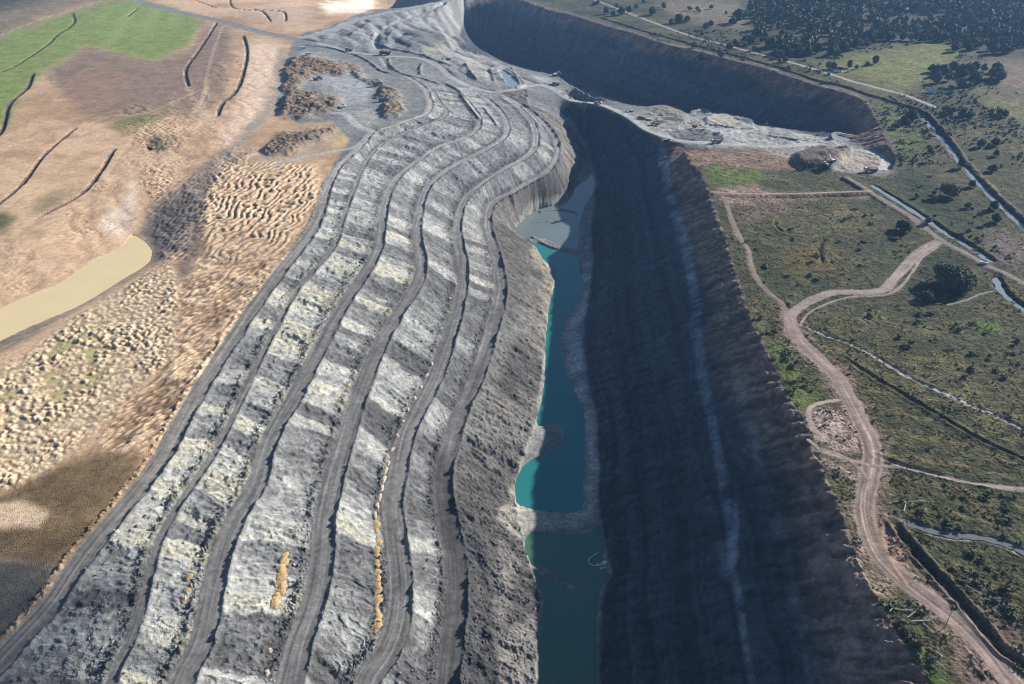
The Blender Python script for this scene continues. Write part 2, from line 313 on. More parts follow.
# left-hand stripped ground
tan = mixn((.34,.225,.135), (.49,.345,.23), sst(-.6, .6, n_a+.25*n_b)); tan = tan*(1+.07*n_b+.07*n_c)[:, None]
setv(m_left, tan)
DZ += m_left*(.10*n_b+.05*n_c+.04*n_d)
for pts, c, f, v in (
    ([(43,73),(67,57),(93,45),(120,53),(157,62),(190,50),(205,25),(235,25),(225,100),(197,118),(150,112),(110,122),(85,112),(60,90)], (.20,.145,.11), 5, .25),
    ([(60,85),(100,70),(130,80),(110,110),(80,115)], (.25,.16,.115), 6, .2),
    ([(0,133),(13,117),(20,97),(43,73),(67,57),(93,45),(120,53),(157,62),(187,48),(205,18),(133,-2),(100,2),(73,12),(40,22),(0,36),(-160,60),(-160,230)], (.175,.225,.06), 2, .25),
    ([(-160,60),(0,36),(40,22),(73,12),(100,2),(133,-2),(133,-80),(-160,-80)], (.19,.15,.10), 5, .3),
    ([(0,12),(40,2),(60,-10),(0,-30),(-60,10)], (.05,.05,.035), 5, .4),
    ([(112,128),(125,120),(145,112),(165,112),(168,118),(150,126),(130,131)], (.13,.15,.05), 4, .3),
    ([(0,212),(20,220),(10,233),(0,237),(-80,260),(-80,220)], (.11,.11,.045), 3, .3),
    ([(30,205),(60,190),(85,180),(60,200),(35,215)], (.16,.14,.07), 5, .4),
    ([(146,141),(160,134),(176,138),(174,146),(163,152),(152,150)], (.045,.05,.022), 2, .5),
    ([(250,40),(282,45),(283,90),(262,120),(225,150),(215,140),(235,110),(247,80)], (.62,.47,.36), 5, .1),
    ([(318,7),(330,3),(370,-3),(376,6),(362,14),(330,14)], (.78,.70,.56), 2, .06),
    ([(230,10),(300,0),(318,10),(300,28),(262,22)], (.50,.36,.26), 4, .15),
    ([(370,5),(440,-6),(440,0),(400,8)], (.17,.15,.12), 3, .3),
    ([(134,235),(145,208),(160,199),(168,206),(158,226),(150,242)], (.40,.30,.20), 2, .05),
    ([(100,225),(122,205),(133,180),(140,200),(130,225),(118,240)], (.66,.55,.46), 4, .06),
    ([(0,330),(45,321),(98,294),(143,267),(152,256),(150,243),(137,233),(150,215),(175,190),(205,165),(233,150),(240,165),(212,190),(205,220),(190,245),(165,262),(130,283),(85,308),(40,333),(0,352),(-80,390),(-80,370)], (.20,.165,.135), 3, .25),
    ([(150,215),(175,190),(195,195),(185,230),(165,258),(152,252)], (.105,.092,.085), 5, .3),
    ([(200,190),(222,168),(227,180),(208,215),(200,240),(180,290),(172,280),(190,240)], (.13,.11,.10), 4, .35),
    ([(0,495),(45,470),(95,452),(145,448),(135,470),(112,505),(88,540),(62,568),(0,558),(-90,570),(-90,500)], (.165,.115,.062), 4, .35),
    ([(0,502),(20,500),(50,512),(40,526),(0,528),(-40,530),(-40,500)], (.50,.38,.27), 2, .1),
    ([(-90,565),(0,558),(45,562),(58,570),(40,600),(0,645),(-90,700)], (.10,.095,.085), 3, .25),  # near corner ground also painted dark, adding to the shadow there
    ([(240,150),(262,150),(300,128),(345,118),(352,132),(342,148),(300,157),(265,165),(245,170)], (.36,.27,.20), 3, .15),
    ([(283,48),(290,62),(284,95),(268,120),(245,145),(222,166),(212,175),(222,155),(248,130),(264,108),(275,80),(276,55)], (.27,.235,.205), 3, .25),
    ([(332,140),(348,134),(352,142),(335,148)], (.46,.36,.17), 2, .1)):
    m = region(pts, f); setc(m, c, v); setc(m*sst(.2, .9, n_c+.5*n_b)*.5, np.array(c)*.65)
# small mown stripes and cart tracks in the green field
st = region([(90,50),(200,20),(140,0),(110,10)], 4); setc(st*(.5+.5*np.sin((VX*.8+VY*.25)/5.0))*.45, (.25,.29,.10))
pk = region([(0,0),(60,60),(30,140),(0,140)], 10); setc(pk*sst(.1, .7, n_b)*.5, (.21,.22,.07))
# contour ridges and wash lines on the bare slope above the muddy pond
ero = region([(0,310),(0,238),(33,222),(110,170),(150,110),(250,40),(283,60),(270,110),(215,155),(165,190),(133,235),(96,259),(45,289)], 4)
ph = (VX*.55+VY*.25+6*fbm(VX, VY, 30, 3, 31))/3.2
rl = np.abs(vnoise((VX*.88-VY*.47+3.0*fbm(VX, VY, 25, 3, 35))/1.5, (VX*.47+VY*.88)/16., 36)); DZ -= ero*.45*sst(.25, 0, rl)*sst(-.3, .4, fbm(VX, VY, 35, 3, 37)); setc(ero*sst(.2, 0, rl)*.4, (.24,.155,.10))
DZ += ero*(.30*np.abs(np.sin(ph))*(.3+.9*sst(-.4, .5, fbm(VX, VY, 20, 3, 33)))); setc(ero*sst(.3, .7, np.abs(vnoise(VX*.25+VY*.12+2*n_b, VX*.02, 34)))*.35, (.55,.42,.31)); setc(ero*sst(.75, 1, np.abs(np.cos(ph)))*.45*sst(-.5, .5, fbm(VX, VY, 14, 3, 32)), (.29,.19,.12))
# tipped soil mounds and windrows
mnd = region([(-90,395),(0,368),(40,347),(85,312),(130,287),(165,266),(180,285),(182,312),(176,345),(150,378),(112,415),(84,442),(48,472),(0,492),(-90,510)], 3)
d1, id1 = worley(VX, VY, 2.5, 41, .9, 1.7, -.75)
mh = np.maximum(0, 1-(d1/.62)**2)*(.55+.9*id1)
d1b, id1b = worley(VX, VY, 1.25, 43, .9); rg = 1-np.abs(fbm(VX+1.5*n_c, VY, 3.4, 2, 44)); mh = .75*mh+.4*np.maximum(0, 1-(d1b/.6)**2)*id1b+.55*rg**3
wet = sst(.15, .6, fbm(VX, VY, 24, 3, 45))*region([(-90,470),(0,380),(60,340),(110,330),(120,370),(70,410),(20,450),(0,470)], 8)
mh = mh*(1-.75*wet*(id1 < .75))
DZ += mnd*.95*mh*np.clip(.8+.6*fbm(VX, VY, 16, 3, 46), .35, 1.3)
setv(mnd, mixn((.30,.225,.15), (.60,.475,.325), sst(.15, 1.0, mh))*(1+.12*n_c)[:, None]); setc(mnd*wet*sst(.5, .2, mh), (.36,.32,.16), .05)  # hollows between mounds painted darker: their shade put into the soil colour
mnd2 = region([(176,345),(182,312),(180,285),(200,250),(240,250),(289,256),(262,295),(238,335),(208,372),(170,425),(140,455),(95,452),(115,415),(150,378)], 3)
d2, id2 = worley(VX, VY, 2.0, 47, .95, 2.6, .95)
mh2 = np.maximum(0, 1-(d2/.62)**2)*(.4+.8*id2)
DZ += mnd2*(.7*mh2*(.6+.7*n_a)+.7*n_b); setv(mnd2, mixn((.25,.165,.10), (.52,.385,.26), sst(0, .8, mh2+.4*n_b))*(1+.2*n_b)[:, None])
wr = region([(222,163),(279,163),(314,167),(316,197),(303,229),(286,254),(240,262),(205,262),(202,219),(212,184)], 3)
ph2 = (VX*.97-VY*.10+7.5*fbm(VX, VY, 26, 3, 51)+1.3*fbm(VX, VY, 5, 2, 52))/1.75
ww = np.abs(np.sin(ph2)); d3, id3 = worley(VX, VY, 2.6, 53, .8, 1.8, 1.3)
wh = (ww**.8+.22*np.maximum(0, 1-(d3/.6)**2)+.2*n_c)
DZ += wr*1.5*wh*(.7+.5*n_a); setv(wr, mixn((.24,.16,.10), (.53,.395,.27), sst(.3, 1.1, wh))*(1+.15*n_c)[:, None])
for pts in ([(118,128),(150,155),(185,150),(185,120),(160,118)], [(140,165),(165,160),(180,180),(168,205),(148,200)]):
    m = region(pts, 4); DZ += m*.9*np.maximum(0, 1-(d2/.6)**2); setc(m*sst(.35, .7, d2)*.5, (.25,.18,.13))
rb = region([(150,215),(175,190),(233,150),(262,150),(240,172),(205,220),(185,262),(160,262)], 4); DZ += rb*(.8*np.maximum(0, 1-(d3/.6)**2)+.8*n_b)
# ---- the pit: grey spoil rows
setc(m_pit, (.215,.215,.21), .12); setc(m_pit*sst(-.1, .6, n_a+.5*n_b)*.5, (.27,.265,.25))
DZ += m_pit*(.25*n_b+.12*n_c)
HN = [near(L, 50) for L in HAUL]
HD = np.full((6, NV), 50, f32); HS = np.zeros((6, NV), f32); HA = np.zeros((6, NV), f32)
for i, n in enumerate(HN): HD[i, n.i] = n.d; HS[i, n.i] = n.s; HA[i, n.i] = n.a
shift = [.10, .20, .15, -.12, -.24, -.34]
BAND = np.zeros(NV, np.int8)
LIMR = region([(-160,790)]+R1L[::-1]+[(350,140),(372,122),(430,100),(440,85),(470,85),(500,92),(528,90),(528,104),(560,118),(575,128),(590,150),(574,190),(530,205),(515,225),(535,245),(555,280),(545,345),(536,420),(515,480),(515,505),(525,550),(540,600),(535,690),(530,800)], 1, 1.0) > .5
for i in range(6):
    k = (HS[i] > 0) & (HD[i] < 50) & LIMR
    if i < 5: k &= (HS[i+1] <= 0)
    k = np.nonzero(k)[0]; BAND[k] = i+1
    a = HA[i, k]; d0 = HD[i, k]-HW[i]; d1_ = (HD[i+1, k]-HW[i+1]) if i < 5 else np.full(len(k), 25.)
    t = np.clip(d0/np.maximum(d0+d1_, .5), 0, 1)
    q = a + 2.2*n_b[k]+1.2*n_c[k]+(t-.5)*5*(1 if i % 2 else -1)
    L = 8.5+3*i % 5; u = q/L + .55*vnoise(a/37., np.full(len(k), i*3.3), 61+i)
    i0 = np.floor(u); fr = u-i0; z0 = np.zeros(len(k), int)+i
    v0 = _h(i0.astype(int), z0, 71); v1 = _h(i0.astype(int)+1, z0, 71); v = lerp(v0, v1, sst(.78, .98, fr))
    h0 = _h(i0.astype(int), z0, 75); h1 = _h(i0.astype(int)+1, z0, 75); hv = lerp(h0, h1, sst(.55, 1.0, fr))
    win = sst(0, .2, t)*sst(1, .7, t)
    stk_ = vnoise(q*1.1, t*1.6+i, 66+i)+.6*vnoise(q*2.7, t*3+i, 68+i)
    DZ[k] += win*((hv-.5)*1.6 + .35*n_c[k]+.28*stk_)+.11*n_d[k]+.06*n_c[k]
    dist = sst(420, 700, VY[k]); br = .5+(v-.5)*1.0 + shift[i]*(1-.6*dist) + .16*n_b[k]+.10*n_c[k]+.08*stk_-.16*sst(.25, 0, t)*vnoise(q*.6, t*0+i, 69)
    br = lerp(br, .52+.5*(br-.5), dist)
    pal = np.array([(.10,.099,.10), (.165,.165,.166), (.235,.237,.233), (.365,.37,.355), (.43,.41,.335)], f32); xs = np.array([.05, .3, .52, .78, 1.05])
    c = np.stack([np.interp(br, xs, pal[:, q_]) for q_ in range(3)], 1)
    c *= (1+.16*n_d[k]+.08*n_c[k])[:, None]
    # dark coarse rubble gathered at the toe
    if i < 5:
        toe = sst(.70, .95, t+.16*n_b[k]); sp_ = sst(-.1, .4, n_d[k]+.5*n_c[k]); c = c*(1-(toe*(.25+.45*sp_))[:, None]); DZ[k] += toe*.7*np.abs(n_d[k])
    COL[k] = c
# pit-side bank below the lowest road
k = BAND == 6
bk = mixn((.12,.113,.107), (.24,.224,.205), sst(-.6, .6, n_a+.6*n_b)); COL[k] = (bk*(1+.2*n_c+.15*n_d)[:, None])[k]
rill = np.abs(np.sin((VY*.8+.35*VX+5*fbm(VX, VY, 18, 3, 81))/3.)); DZ[k] += (.55*rill+.7*n_b+.25*n_d)[k]; COL[k] *= (.82+.25*rill[k])[:, None]
# darker coal-dusted floor at the near end and pale sandy shore
for pts, c, f in (([(437,500),(470,505),(485,560),(492,620),(498,700),(500,790),(430,790),(432,640),(445,560)], (.085,.082,.082), 3),
                  ([(470,520),(482,560),(490,600),(496,690),(500,790),(492,790),(484,650),(476,580)], (.07,.068,.07), 2),
                  ([(500,640),(520,560),(500,540),(497,600),(503,700),(500,790),(530,790),(537,690),(540,610)], (.27,.25,.235), 4),
                  ([(505,505),(520,460),(537,420),(530,440),(515,495)], (.36,.34,.29), 2),
                  ([(497,520),(505,506),(590,512),(596,520),(580,532),(528,531),(520,540)], (.40,.375,.33), 1),
                  ([(525,255),(533,246),(552,265),(556,282),(546,340),(541,320),(548,285),(540,265)], (.36,.33,.26), 2),
                  ([(500,285),(525,278),(530,300),(500,375),(470,450),(462,450),(490,350)], (.235,.23,.22), 5),
                  ([(505,250),(530,240),(528,290),(510,330),(500,300)], (.15,.145,.135), 4)):
    m = region(pts, f, 2); setc(m, c, .15); setc(m*sst(.2, .9, n_d+n_c)*.4, np.array(c)*.6)
# far spoil heaps north of the main road
FARS = region([(300,40),(345,22),(410,10),(445,0),(470,-10),(474,0),(458,48),(520,72),(560,80),(545,88),(500,88),(455,75),(430,58),(385,50),(345,47)], 2, 1)
fr_ = fbm(VX, VY, 60, 3, 92); DZ += FARS*(.5*n_b+2.2*np.abs(np.sin((VX*.8+VY*.35+14*fr_)/9.))+2.0*fr_); setc(FARS, (.30,.30,.29), .2); setc(FARS*sst(.55, .95, np.abs(np.cos((VX*.8+VY*.35+14*fr_)/9.)))*.6, (.15,.15,.15))
for pts, c, hgt, f in (([(396,44),(412,33),(430,32),(448,36),(456,48),(440,56),(420,54),(400,50)], (.16,.16,.165), 5, 3),
                       ([(418,52),(445,48),(450,56),(425,58)], (.36,.335,.29), 0, 2), ([(455,54),(480,57),(492,66),(470,64)], (.38,.36,.32), 0, 2),
                       ([(340,40),(352,32),(372,25),(376,40),(372,52),(352,48)], (.29,.29,.28), 3, 2),
                       ([(376,44),(388,34),(400,32),(398,46),(385,49)], (.23,.23,.23), 4, 2),
                       ([(300,50),(345,62),(372,80),(368,105),(340,108),(335,92),(310,80),(300,70)], (.36,.36,.36), 0, 3),
                       ([(345,112),(375,108),(385,122),(366,128),(350,120)], (.33,.325,.31), 0, 2)):
    m = region(pts, f, 2); setc(m, c, .12); DZ += m*hgt
# brown overburden heaps
for pts, hgt, c in (([(289,62),(308,57),(330,62),(350,72),(340,77),(318,74),(303,82),(300,92),(289,98),(283,90)], 5, (.16,.115,.08)),
                 ([(279,118),(285,100),(300,92),(322,99),(342,102),(338,112),(308,118)], 6, (.175,.125,.085)),
                 ([(263,151),(277,140),(308,131),(338,126),(334,131),(320,138),(291,152),(275,155)], 4, (.10,.078,.062)),
                 ([(335,60),(355,66),(365,78),(382,82),(386,88),(372,86),(350,72)], 3, (.18,.14,.10)),
                 ([(378,98),(382,88),(390,85),(401,92),(400,98),(388,99)], 5, (.165,.13,.09)), ([(381,112),(386,104),(398,101),(406,106),(400,116),(388,119)], 5, (.185,.145,.095))):
    m = region(pts, 2, 3.5); d4, id4 = worley(VX, VY, 4.2, 95, .9)
    lum = np.maximum(0, 1-(d4/.65)**2)*(.4+id4); DZ += m*(hgt*.65*(1+.4*n_b)+1.3*lum+.6*n_c); setv(m, mixn(np.array(c)*.75, np.array(c)*1.5, sst(0, 1, lum*.7+.3*n_b+.2))); setc(m*sst(.3, .9, n_a+n_b)*.45, (.29,.175,.09))
# ---- highwall, head wall and far wall
WALLp = WALLTOP+[(598,800),(600,684),(602,606),(612,572),(604,540),(600,506),(600,456),(597,415),(590,385),(584,345),(587,311),(594,261),(592,228),(596,200),(597,178),(592,158),(586,140),(577,126),(560,112),(572,103),(598,107),(615,114),(631,123),(645,133),(660,139)]
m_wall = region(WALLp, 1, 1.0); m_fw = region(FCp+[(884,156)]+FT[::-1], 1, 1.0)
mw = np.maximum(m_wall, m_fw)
s_al = VY+.4*VX
lay = VZ+1.6*n_a+.5*n_b; strat = vnoise(lay/2.2, s_al*.004, 40)+.6*vnoise(lay/.8, s_al*.008, 41); scr = fbm(s_al, VZ*.35, 3.0, 4, 102)
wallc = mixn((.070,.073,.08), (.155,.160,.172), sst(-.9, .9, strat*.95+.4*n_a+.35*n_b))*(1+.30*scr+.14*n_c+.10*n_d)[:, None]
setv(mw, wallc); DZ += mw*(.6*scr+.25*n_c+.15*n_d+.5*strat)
top = sst(-19, -6, VZ+4*n_a+2*n_b); setv(mw*top*.9, mixn((.26,.15,.095), (.48,.30,.21), sst(-.5, .5, scr+.5*n_c))*(1+.2*n_b)[:, None])
for pts, f, al in (([(658,148),(664,148),(672,190),(690,240),(700,300),(707,370),(722,440),(731,500),(735,560),(748,640),(760,700),(752,700),(738,620),(728,560),(722,500),(712,440),(696,370),(690,300),(680,245),(664,190)], 1, .55),
                   ([(733,500),(737,506),(739,560),(732,575),(731,540)], 1, .9), ([(718,540),(726,545),(734,580),(724,580)], 3, .5),
                   ([(745,380),(760,440),(775,500),(800,600),(815,684),(808,690),(790,610),(765,510),(748,440),(738,380)], 4, .30),
                   ([(584,262),(591,262),(585,311),(580,345),(586,385),(594,415),(597,456),(597,506),(590,520),(588,505),(588,440),(580,400),(568,378),(566,335),(572,318),(582,300)], 2, .45),
                   ([(470,0),(530,5),(600,40),(700,80),(800,110),(840,120),(800,118),(700,92),(600,60),(520,25)], 8, .22)):
    m = region(pts, f, 2.5); m = m*sst(-1.3, .3, .6*scr+.6*n_b); setc(m*al, (.66,.66,.64), .3)
# lit floor of the far pit
FL = region([(640,128),(650,110),(667,108),(690,116),(720,113),(746,123),(801,132),(859,144),(884,156),(888,172),(860,172),(835,172),(800,163),(780,156),(760,150),(690,147),(660,140)], 1, 1.5)
setc(FL, (.27,.265,.255), .25); DZ += FL*(.8*n_b+.45*n_c)
for pts, c, hgt, f in (([(660,130),(700,129),(716,134),(724,141),(700,142),(680,139)], (.12,.12,.125), -5, 2), ([(648,108),(667,104),(690,117),(680,120),(655,116)], (.19,.17,.15), 3, 2),  # first patch: hollow dug out, its shade painted dark as well
                  ([(700,126),(760,126),(800,136),(860,146),(800,142),(760,142),(720,137)], (.38,.375,.36), 0, 2), ([(706,118),(722,112),(746,124),(708,124)], (.38,.34,.29), 3, 1),
                  ([(745,132),(790,133),(800,140),(770,139)], (.21,.21,.21), 2, 2), ([(795,157),(815,150),(835,152),(850,150),(850,158),(830,172),(800,168)], (.12,.10,.085), 6, 2),
                  ([(835,160),(865,156),(882,162),(882,172),(850,172)], (.36,.30,.24), 0, 3), ([(745,150),(780,148),(800,158),(770,162)], (.30,.26,.22), 0, 3)):
    m = region(pts, f, 2); setc(m, c, .15); DZ += m*hgt
setc(region([(684,148),(760,151),(800,162),(800,172),(740,170),(700,167),(693,166)], 2, 3), (.23,.155,.105), .3)
# ---- right-hand side: bare earth, grass patches
for pts, c, f, v in (([(705,168),(760,172),(768,182),(735,185),(712,180)], (.11,.16,.03), 3, .3), ([(715,188),(760,185),(775,200),(735,205),(718,200)], (.31,.23,.165), 3, .3),
                     ([(713,196),(868,193),(868,199),(740,201)], (.29,.21,.145), 2, .15), ([(730,205),(800,202),(790,215),(745,222)], (.17,.125,.09), 4, .4),
                     ([(780,250),(830,245),(840,270),(800,280)], (.145,.115,.035), 6, .3), ([(742,300),(765,310),(770,330),(758,325)], (.16,.155,.06), 3, .3),
                     ([(766,340),(790,360),(812,390),(828,398),(803,412),(785,390)], (.11,.15,.035), 3, .3), ([(807,415),(822,408),(845,412),(856,425),(866,452),(840,450),(815,440)], (.42,.33,.26), 2, .12),
                     ([(812,455),(850,462),(862,470),(850,480),(825,470)], (.30,.25,.19), 4, .4), ([(874,530),(890,528),(905,555),(918,578),(905,583),(885,560)], (.38,.26,.185), 2, .1),
                     ([(850,540),(866,550),(885,575),(900,600),(880,600),(862,565)], (.24,.19,.13), 3, .3), ([(965,630),(1000,665),(1040,720),(1000,740),(950,660)], (.22,.165,.125), 3, .3),
                     ([(985,590),(1024,625),(1024,668),(1000,640),(970,605)], (.17,.13,.095), 4, .4), ([(895,650),(930,650),(950,690),(930,684)], (.09,.14,.035), 4, .3),
                     ([(896,182),(915,168),(940,190),(985,235),(960,235),(920,205)], (.035,.05,.02), 6, .3), ([(935,250),(968,258),(965,280),(940,300),(915,290)], (.035,.045,.02), 4, .2),
                     ([(890,120),(905,118),(930,140),(925,160),(900,150)], (.10,.12,.035), 5, .3), ([(872,100),(900,108),(905,140),(893,160),(885,128)], (.11,.135,.04), 3, .3),
                     ([(808,65),(860,55),(940,40),(962,52),(940,75),(900,92),(850,76)], (.185,.20,.05), 4, .3), ([(960,85),(1024,100),(1060,130),(1000,115)], (.17,.17,.06), 5, .3),
                     ([(975,320),(1000,322),(1003,332),(982,332)], (.10,.17,.03), 2, .2), ([(650,0),(730,0),(770,20),(740,30),(680,18)], (.22,.185,.12), 4, .2), ([(985,60),(1040,60),(1040,105),(1000,92)], (.20,.155,.10), 5, .3),
                     ([(886,135),(893,142),(898,175),(890,172)], (.17,.13,.11), 2, .3), ([(982,238),(1024,235),(1024,275),(1000,268)], (.15,.125,.10), 4, .4)):
    m = region(pts, f); setc(m*(1-m_pit), c, v); setc(m*(1-m_pit)*sst(.1, .8, g3+.4*g2)*.5, np.array(c)*.55)
# rows of light tussock across the scrub
rows = region([(800,330),(1060,430),(1060,560),(900,520),(870,440)], 6); setc(rows*sst(.6, 1, np.sin((VX*.35+VY*.95+3*n_b)/2.6))*.6, (.17,.145,.065))
rows = region([(790,480),(720,210),(750,250),(800,330)], 6)
# ---- roads, tracks, ditches cut into the ground
VZ0 = VZ.copy(); VZ = VZ + DZ
ROADID = np.zeros(NV, np.int16)
def road(L, hw, rid, c, soft=2.0, streak=.3, berm=0.0, left_rough=0.0, z_off=0.0, nn=None, bermc=None, cut=True):
    n = nn or near(L, hw+7); k = n.i; hw = hw*(np.interp(VY[k], [380, 620], [1, .66]) if rid in (1, 3, 4, 5) else np.interp(VY[k], [500, 760], [1, .82]) if rid == 6 else 1.0); d = n.d+(.5*n_b[k]+.3*n_c[k])*(1 if np.mean(hw) > 2.5 else .5)
    f = 1-sst(hw, hw+soft, d)
    crown = -.12*(np.minimum(d, hw)/hw)**2
    ac = n.d*n.s
    rut = .05*vnoise(ac*1.6, n.a/30, rid+3)
    VZ[k] = lerp(VZ[k], n.z+z_off+crown+rut+.04*n_c[k], f)
    if berm:
        b = np.exp(-((d-hw-1.0)/.75)**2)*(n.s > 0)*berm*(.8+.45*n_b[k]+.3*n_d[k]); VZ[k] += b
        if bermc is not None: m = np.clip(b/berm, 0, 1)*.6; COL[k] = COL[k]*(1-m[:, None])+np.array(bermc, f32)*m[:, None]
    if left_rough:
        b = np.exp(-((d-hw-1.6)/1.2)**2)*(n.s < 0)*left_rough*np.maximum(0, n_d[k]+.6*n_c[k]+.2); VZ[k] += b
    m = 1-sst(hw-.5, hw+.5, d)
    s = 1+streak*(.7*vnoise(ac*.9+.5*vnoise(n.a/18, ac*.2, 3), n.a/45, rid)+1.3*sst(.35, .8, vnoise(ac*2.1+.6*vnoise(n.a/25, ac*.1, 5), n.a/55, rid+9))-.7*sst(.3, .8, vnoise(ac*1.7+.6*vnoise(n.a/25, ac*.1, 6), n.a/40, rid+12)))+.14*n_b[k]+.10*n_d[k]
    COL[k] = COL[k]*(1-m[:, None])+(np.array(c, f32)[None]*s[:, None])*m[:, None]
    r = d < hw; ROADID[k[r]] = rid
rc = [(.185,.175,.165), (.16,.157,.155), (.155,.153,.152), (.15,.148,.148), (.145,.142,.142), (.15,.148,.15)]
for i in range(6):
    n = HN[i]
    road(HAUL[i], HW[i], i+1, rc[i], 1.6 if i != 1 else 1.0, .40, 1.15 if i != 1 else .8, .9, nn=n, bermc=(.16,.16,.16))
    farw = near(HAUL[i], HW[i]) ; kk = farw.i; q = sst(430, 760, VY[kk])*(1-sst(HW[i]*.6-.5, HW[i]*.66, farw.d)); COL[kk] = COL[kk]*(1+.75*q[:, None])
road(M_, 4.2, 10, (.36,.35,.335), 2.0, .15, .5); road(L1, 8, 11, (.31,.31,.305), 3, .15); road(L2, 2.5, 12, (.27,.27,.265), 2, .15, .8); road(L3, 4, 13, (.38,.37,.35), 2, .1); road(L4, 3, 14, (.33,.335,.34), 2, .1)
ka = near(M_[:34], 14); q = sst(10, 8, ka.d+n_b[ka.i])[:, None]*.92; COL[ka.i] = COL[ka.i]*(1-q)+np.array((.17,.17,.175), f32)*q*(1+.15*n_b[ka.i])[:, None]; ROADID[ka.i[ka.d < 9]] = 10
tc = (.33,.26,.205)
road(T1, 1.8, 15, (.27,.22,.165), 1.0, .3); nq = near(T1b, 12); setk = sst(10, 4, nq.d+3*n_b[nq.i])*sst(480, 330, VY[nq.i])*.75; COL[nq.i] = COL[nq.i]*(1-setk[:, None])+np.array((.27,.20,.145), f32)*setk[:, None]*(1+.3*n_c[nq.i])[:, None]; road(T1b, 4.2, 16, tc, 1.2, .6, 0, 0); road(T2, 3.0, 17, (.36,.30,.25), 1.2, .15); road(T2b, 2.6, 18, (.24,.21,.185), 1.2, .15)
road(T4, 2.2, 19, (.34,.26,.185), 1.5, .15); road(T5, 3.0, 20, (.42,.37,.31), 1.5, .1); road(T7, 1.2, 21, (.43,.36,.28), 1.0, .2)
for q, (pts, hw, c) in enumerate((([(947,305),(966,300),(980,294),(993,291)], .6, (.36,.33,.28)), ([(808,440),(825,452),(850,460),(872,466)], 1.0, (.38,.32,.25)), ([(872,466),(900,467),(930,474),(980,484),(1030,489)], 1.0, (.34,.29,.23)), ([(800,326),(808,314),(826,304),(850,297),(884,295),(900,287),(912,272),(922,258),(938,247)], .8, (.36,.31,.25)), ([(886,284),(900,266),(914,252),(928,243)], .7, (.36,.31,.25)), ([(820,448),(842,456),(860,470),(868,480)], .8, (.34,.28,.22)), ([(905,583),(890,560),(882,535),(885,515)], 1.0, (.36,.26,.19)))):
    road(line(pts, .1), hw, 22+q, c, .8, .2)
def ditch(L, hw, depth, c=None, soft=1.2, bank=0.0, bankc=None, water=None, cm=1.0, wide=False):
    n = near(L, hw+8); k = n.i; d = n.d+.45*n_b[k]+.3*n_c[k]
    f = 1-sst(hw*.35, hw+soft, d); f = f*sst(0, 9, n.a)*sst(0, 9, n.len-n.a); VZ[k] -= f*depth*(.8+.35*n_b[k])
    if bank: VZ[k] += bank*np.exp(-((d-hw-soft)/1.1)**2)*(.8+.4*n_b[k])
    if bankc is not None:
        m = np.exp(-((d-hw-soft)/1.2)**2)[:, None]*(.45+.4*n_b[k])[:, None].clip(0, 1); COL[k] = COL[k]*(1-m)+np.array(bankc, f32)*m
    if c is not None:
        m = ((1-sst(hw+soft*.6, hw+soft+.5, d))*sst(0, 9, n.a)*sst(0, 9, n.len-n.a) if wide else f*cm)[:, None]; COL[k] = COL[k]*(1-m)+np.array(c, f32)*m
road_px = lambda pts, z=0: line(pts, z)
ditch(C1, 3.0, 2.6, (.06,.05,.035), 1.8, .3); ditch(C1b, 3.0, 2.6, (.06,.05,.035), 1.8, .3)
ditch(C2, 2.6, 3.6, (.10,.085,.06), 3, .8, (.30,.27,.23))
n = near(RG2, 8); VZ[n.i] += 1.9*np.exp(-(n.d/1.8)**2)*(.8+.4*n_b[n.i]); m = np.exp(-(n.d/2.0)**2)[:, None]*.85; COL[n.i] = COL[n.i]*(1-m)+np.array((.14,.10,.078), f32)*m
ditch(np.c_[RG2[:, 0]-3.5, RG2[:, 1]-2.0, RG2[:, 2]], 1.2, 1.2, (.06,.05,.04), 1.5)
ditch(D1, 1.3, .7, (.40,.38,.33), .8, .25, None, None, .95); ditch(D2, .8, .7, (.085,.075,.04), 1.0, .5, (.10,.09,.04)); ditch(D3, 1.2, .7, (.34,.29,.23), .9, .3); ditch(S1, 1.9, 1.0, (.30,.29,.26), 1.5, .3); ditch(D4, 1.4, 1.9, (.075,.06,.042), 1.4, .9, (.24,.18,.13))
lt = [[(217,22),(207,38),(197,53),(187,67),(186,77),(189,87)], [(243,35),(247,50),(245,67),(237,90),(223,103),(217,117)], [(33,73),(27,88),(10,103),(5,120),(0,133),(-20,150)], [(72,13),(74,23),(57,35),(47,45),(20,63),(0,73)],
      [(77,127),(53,147),(40,160),(23,183),(0,203),(-30,225)], [(115,148),(100,173),(83,193),(60,207),(33,220)], [(195,0),(217,8)], [(230,-4),(233,7),(256,10),(281,11),(286,17),(285,22)], [(252,8),(263,12),(271,22)], [(127,17),(138,8)], [(145,145),(153,152)]]
for q, pts in enumerate(lt):
    L = line(pts, 4 if q < 9 else 2); x, y = L[:, 0], L[:, 1]; L[:, 2] = base_at(x, y)
    L = line(np.c_[np.array(catmull(pts, 5)), L[:, 2]], n=1)
    ditch(L, .75 if q > 2 else 1.2, 2.6, (.085,.058,.042), .9, .0, (.44,.33,.24) if q not in (2, 3, 9) else (.10,.15,.045), wide=True)  # colour darkened over the full width so the sunlit bank stays dark
el = np.linspace(0, 6.28, 26); ring = line([(803+28*math.cos(a), 223+12*math.sin(a)) for a in el], 0); ditch(ring, .8, .6, (.10,.11,.035), .9, .4, (.14,.15,.05)); ditch(line([(805,221),(811,222)], 0), 3.0, 2.0, (.05,.05,.04), 2.0); ditch(line([(826,236),(821,246),(821,256),(824,266)], 0), .8, 1.4, (.05,.05,.03), .9)
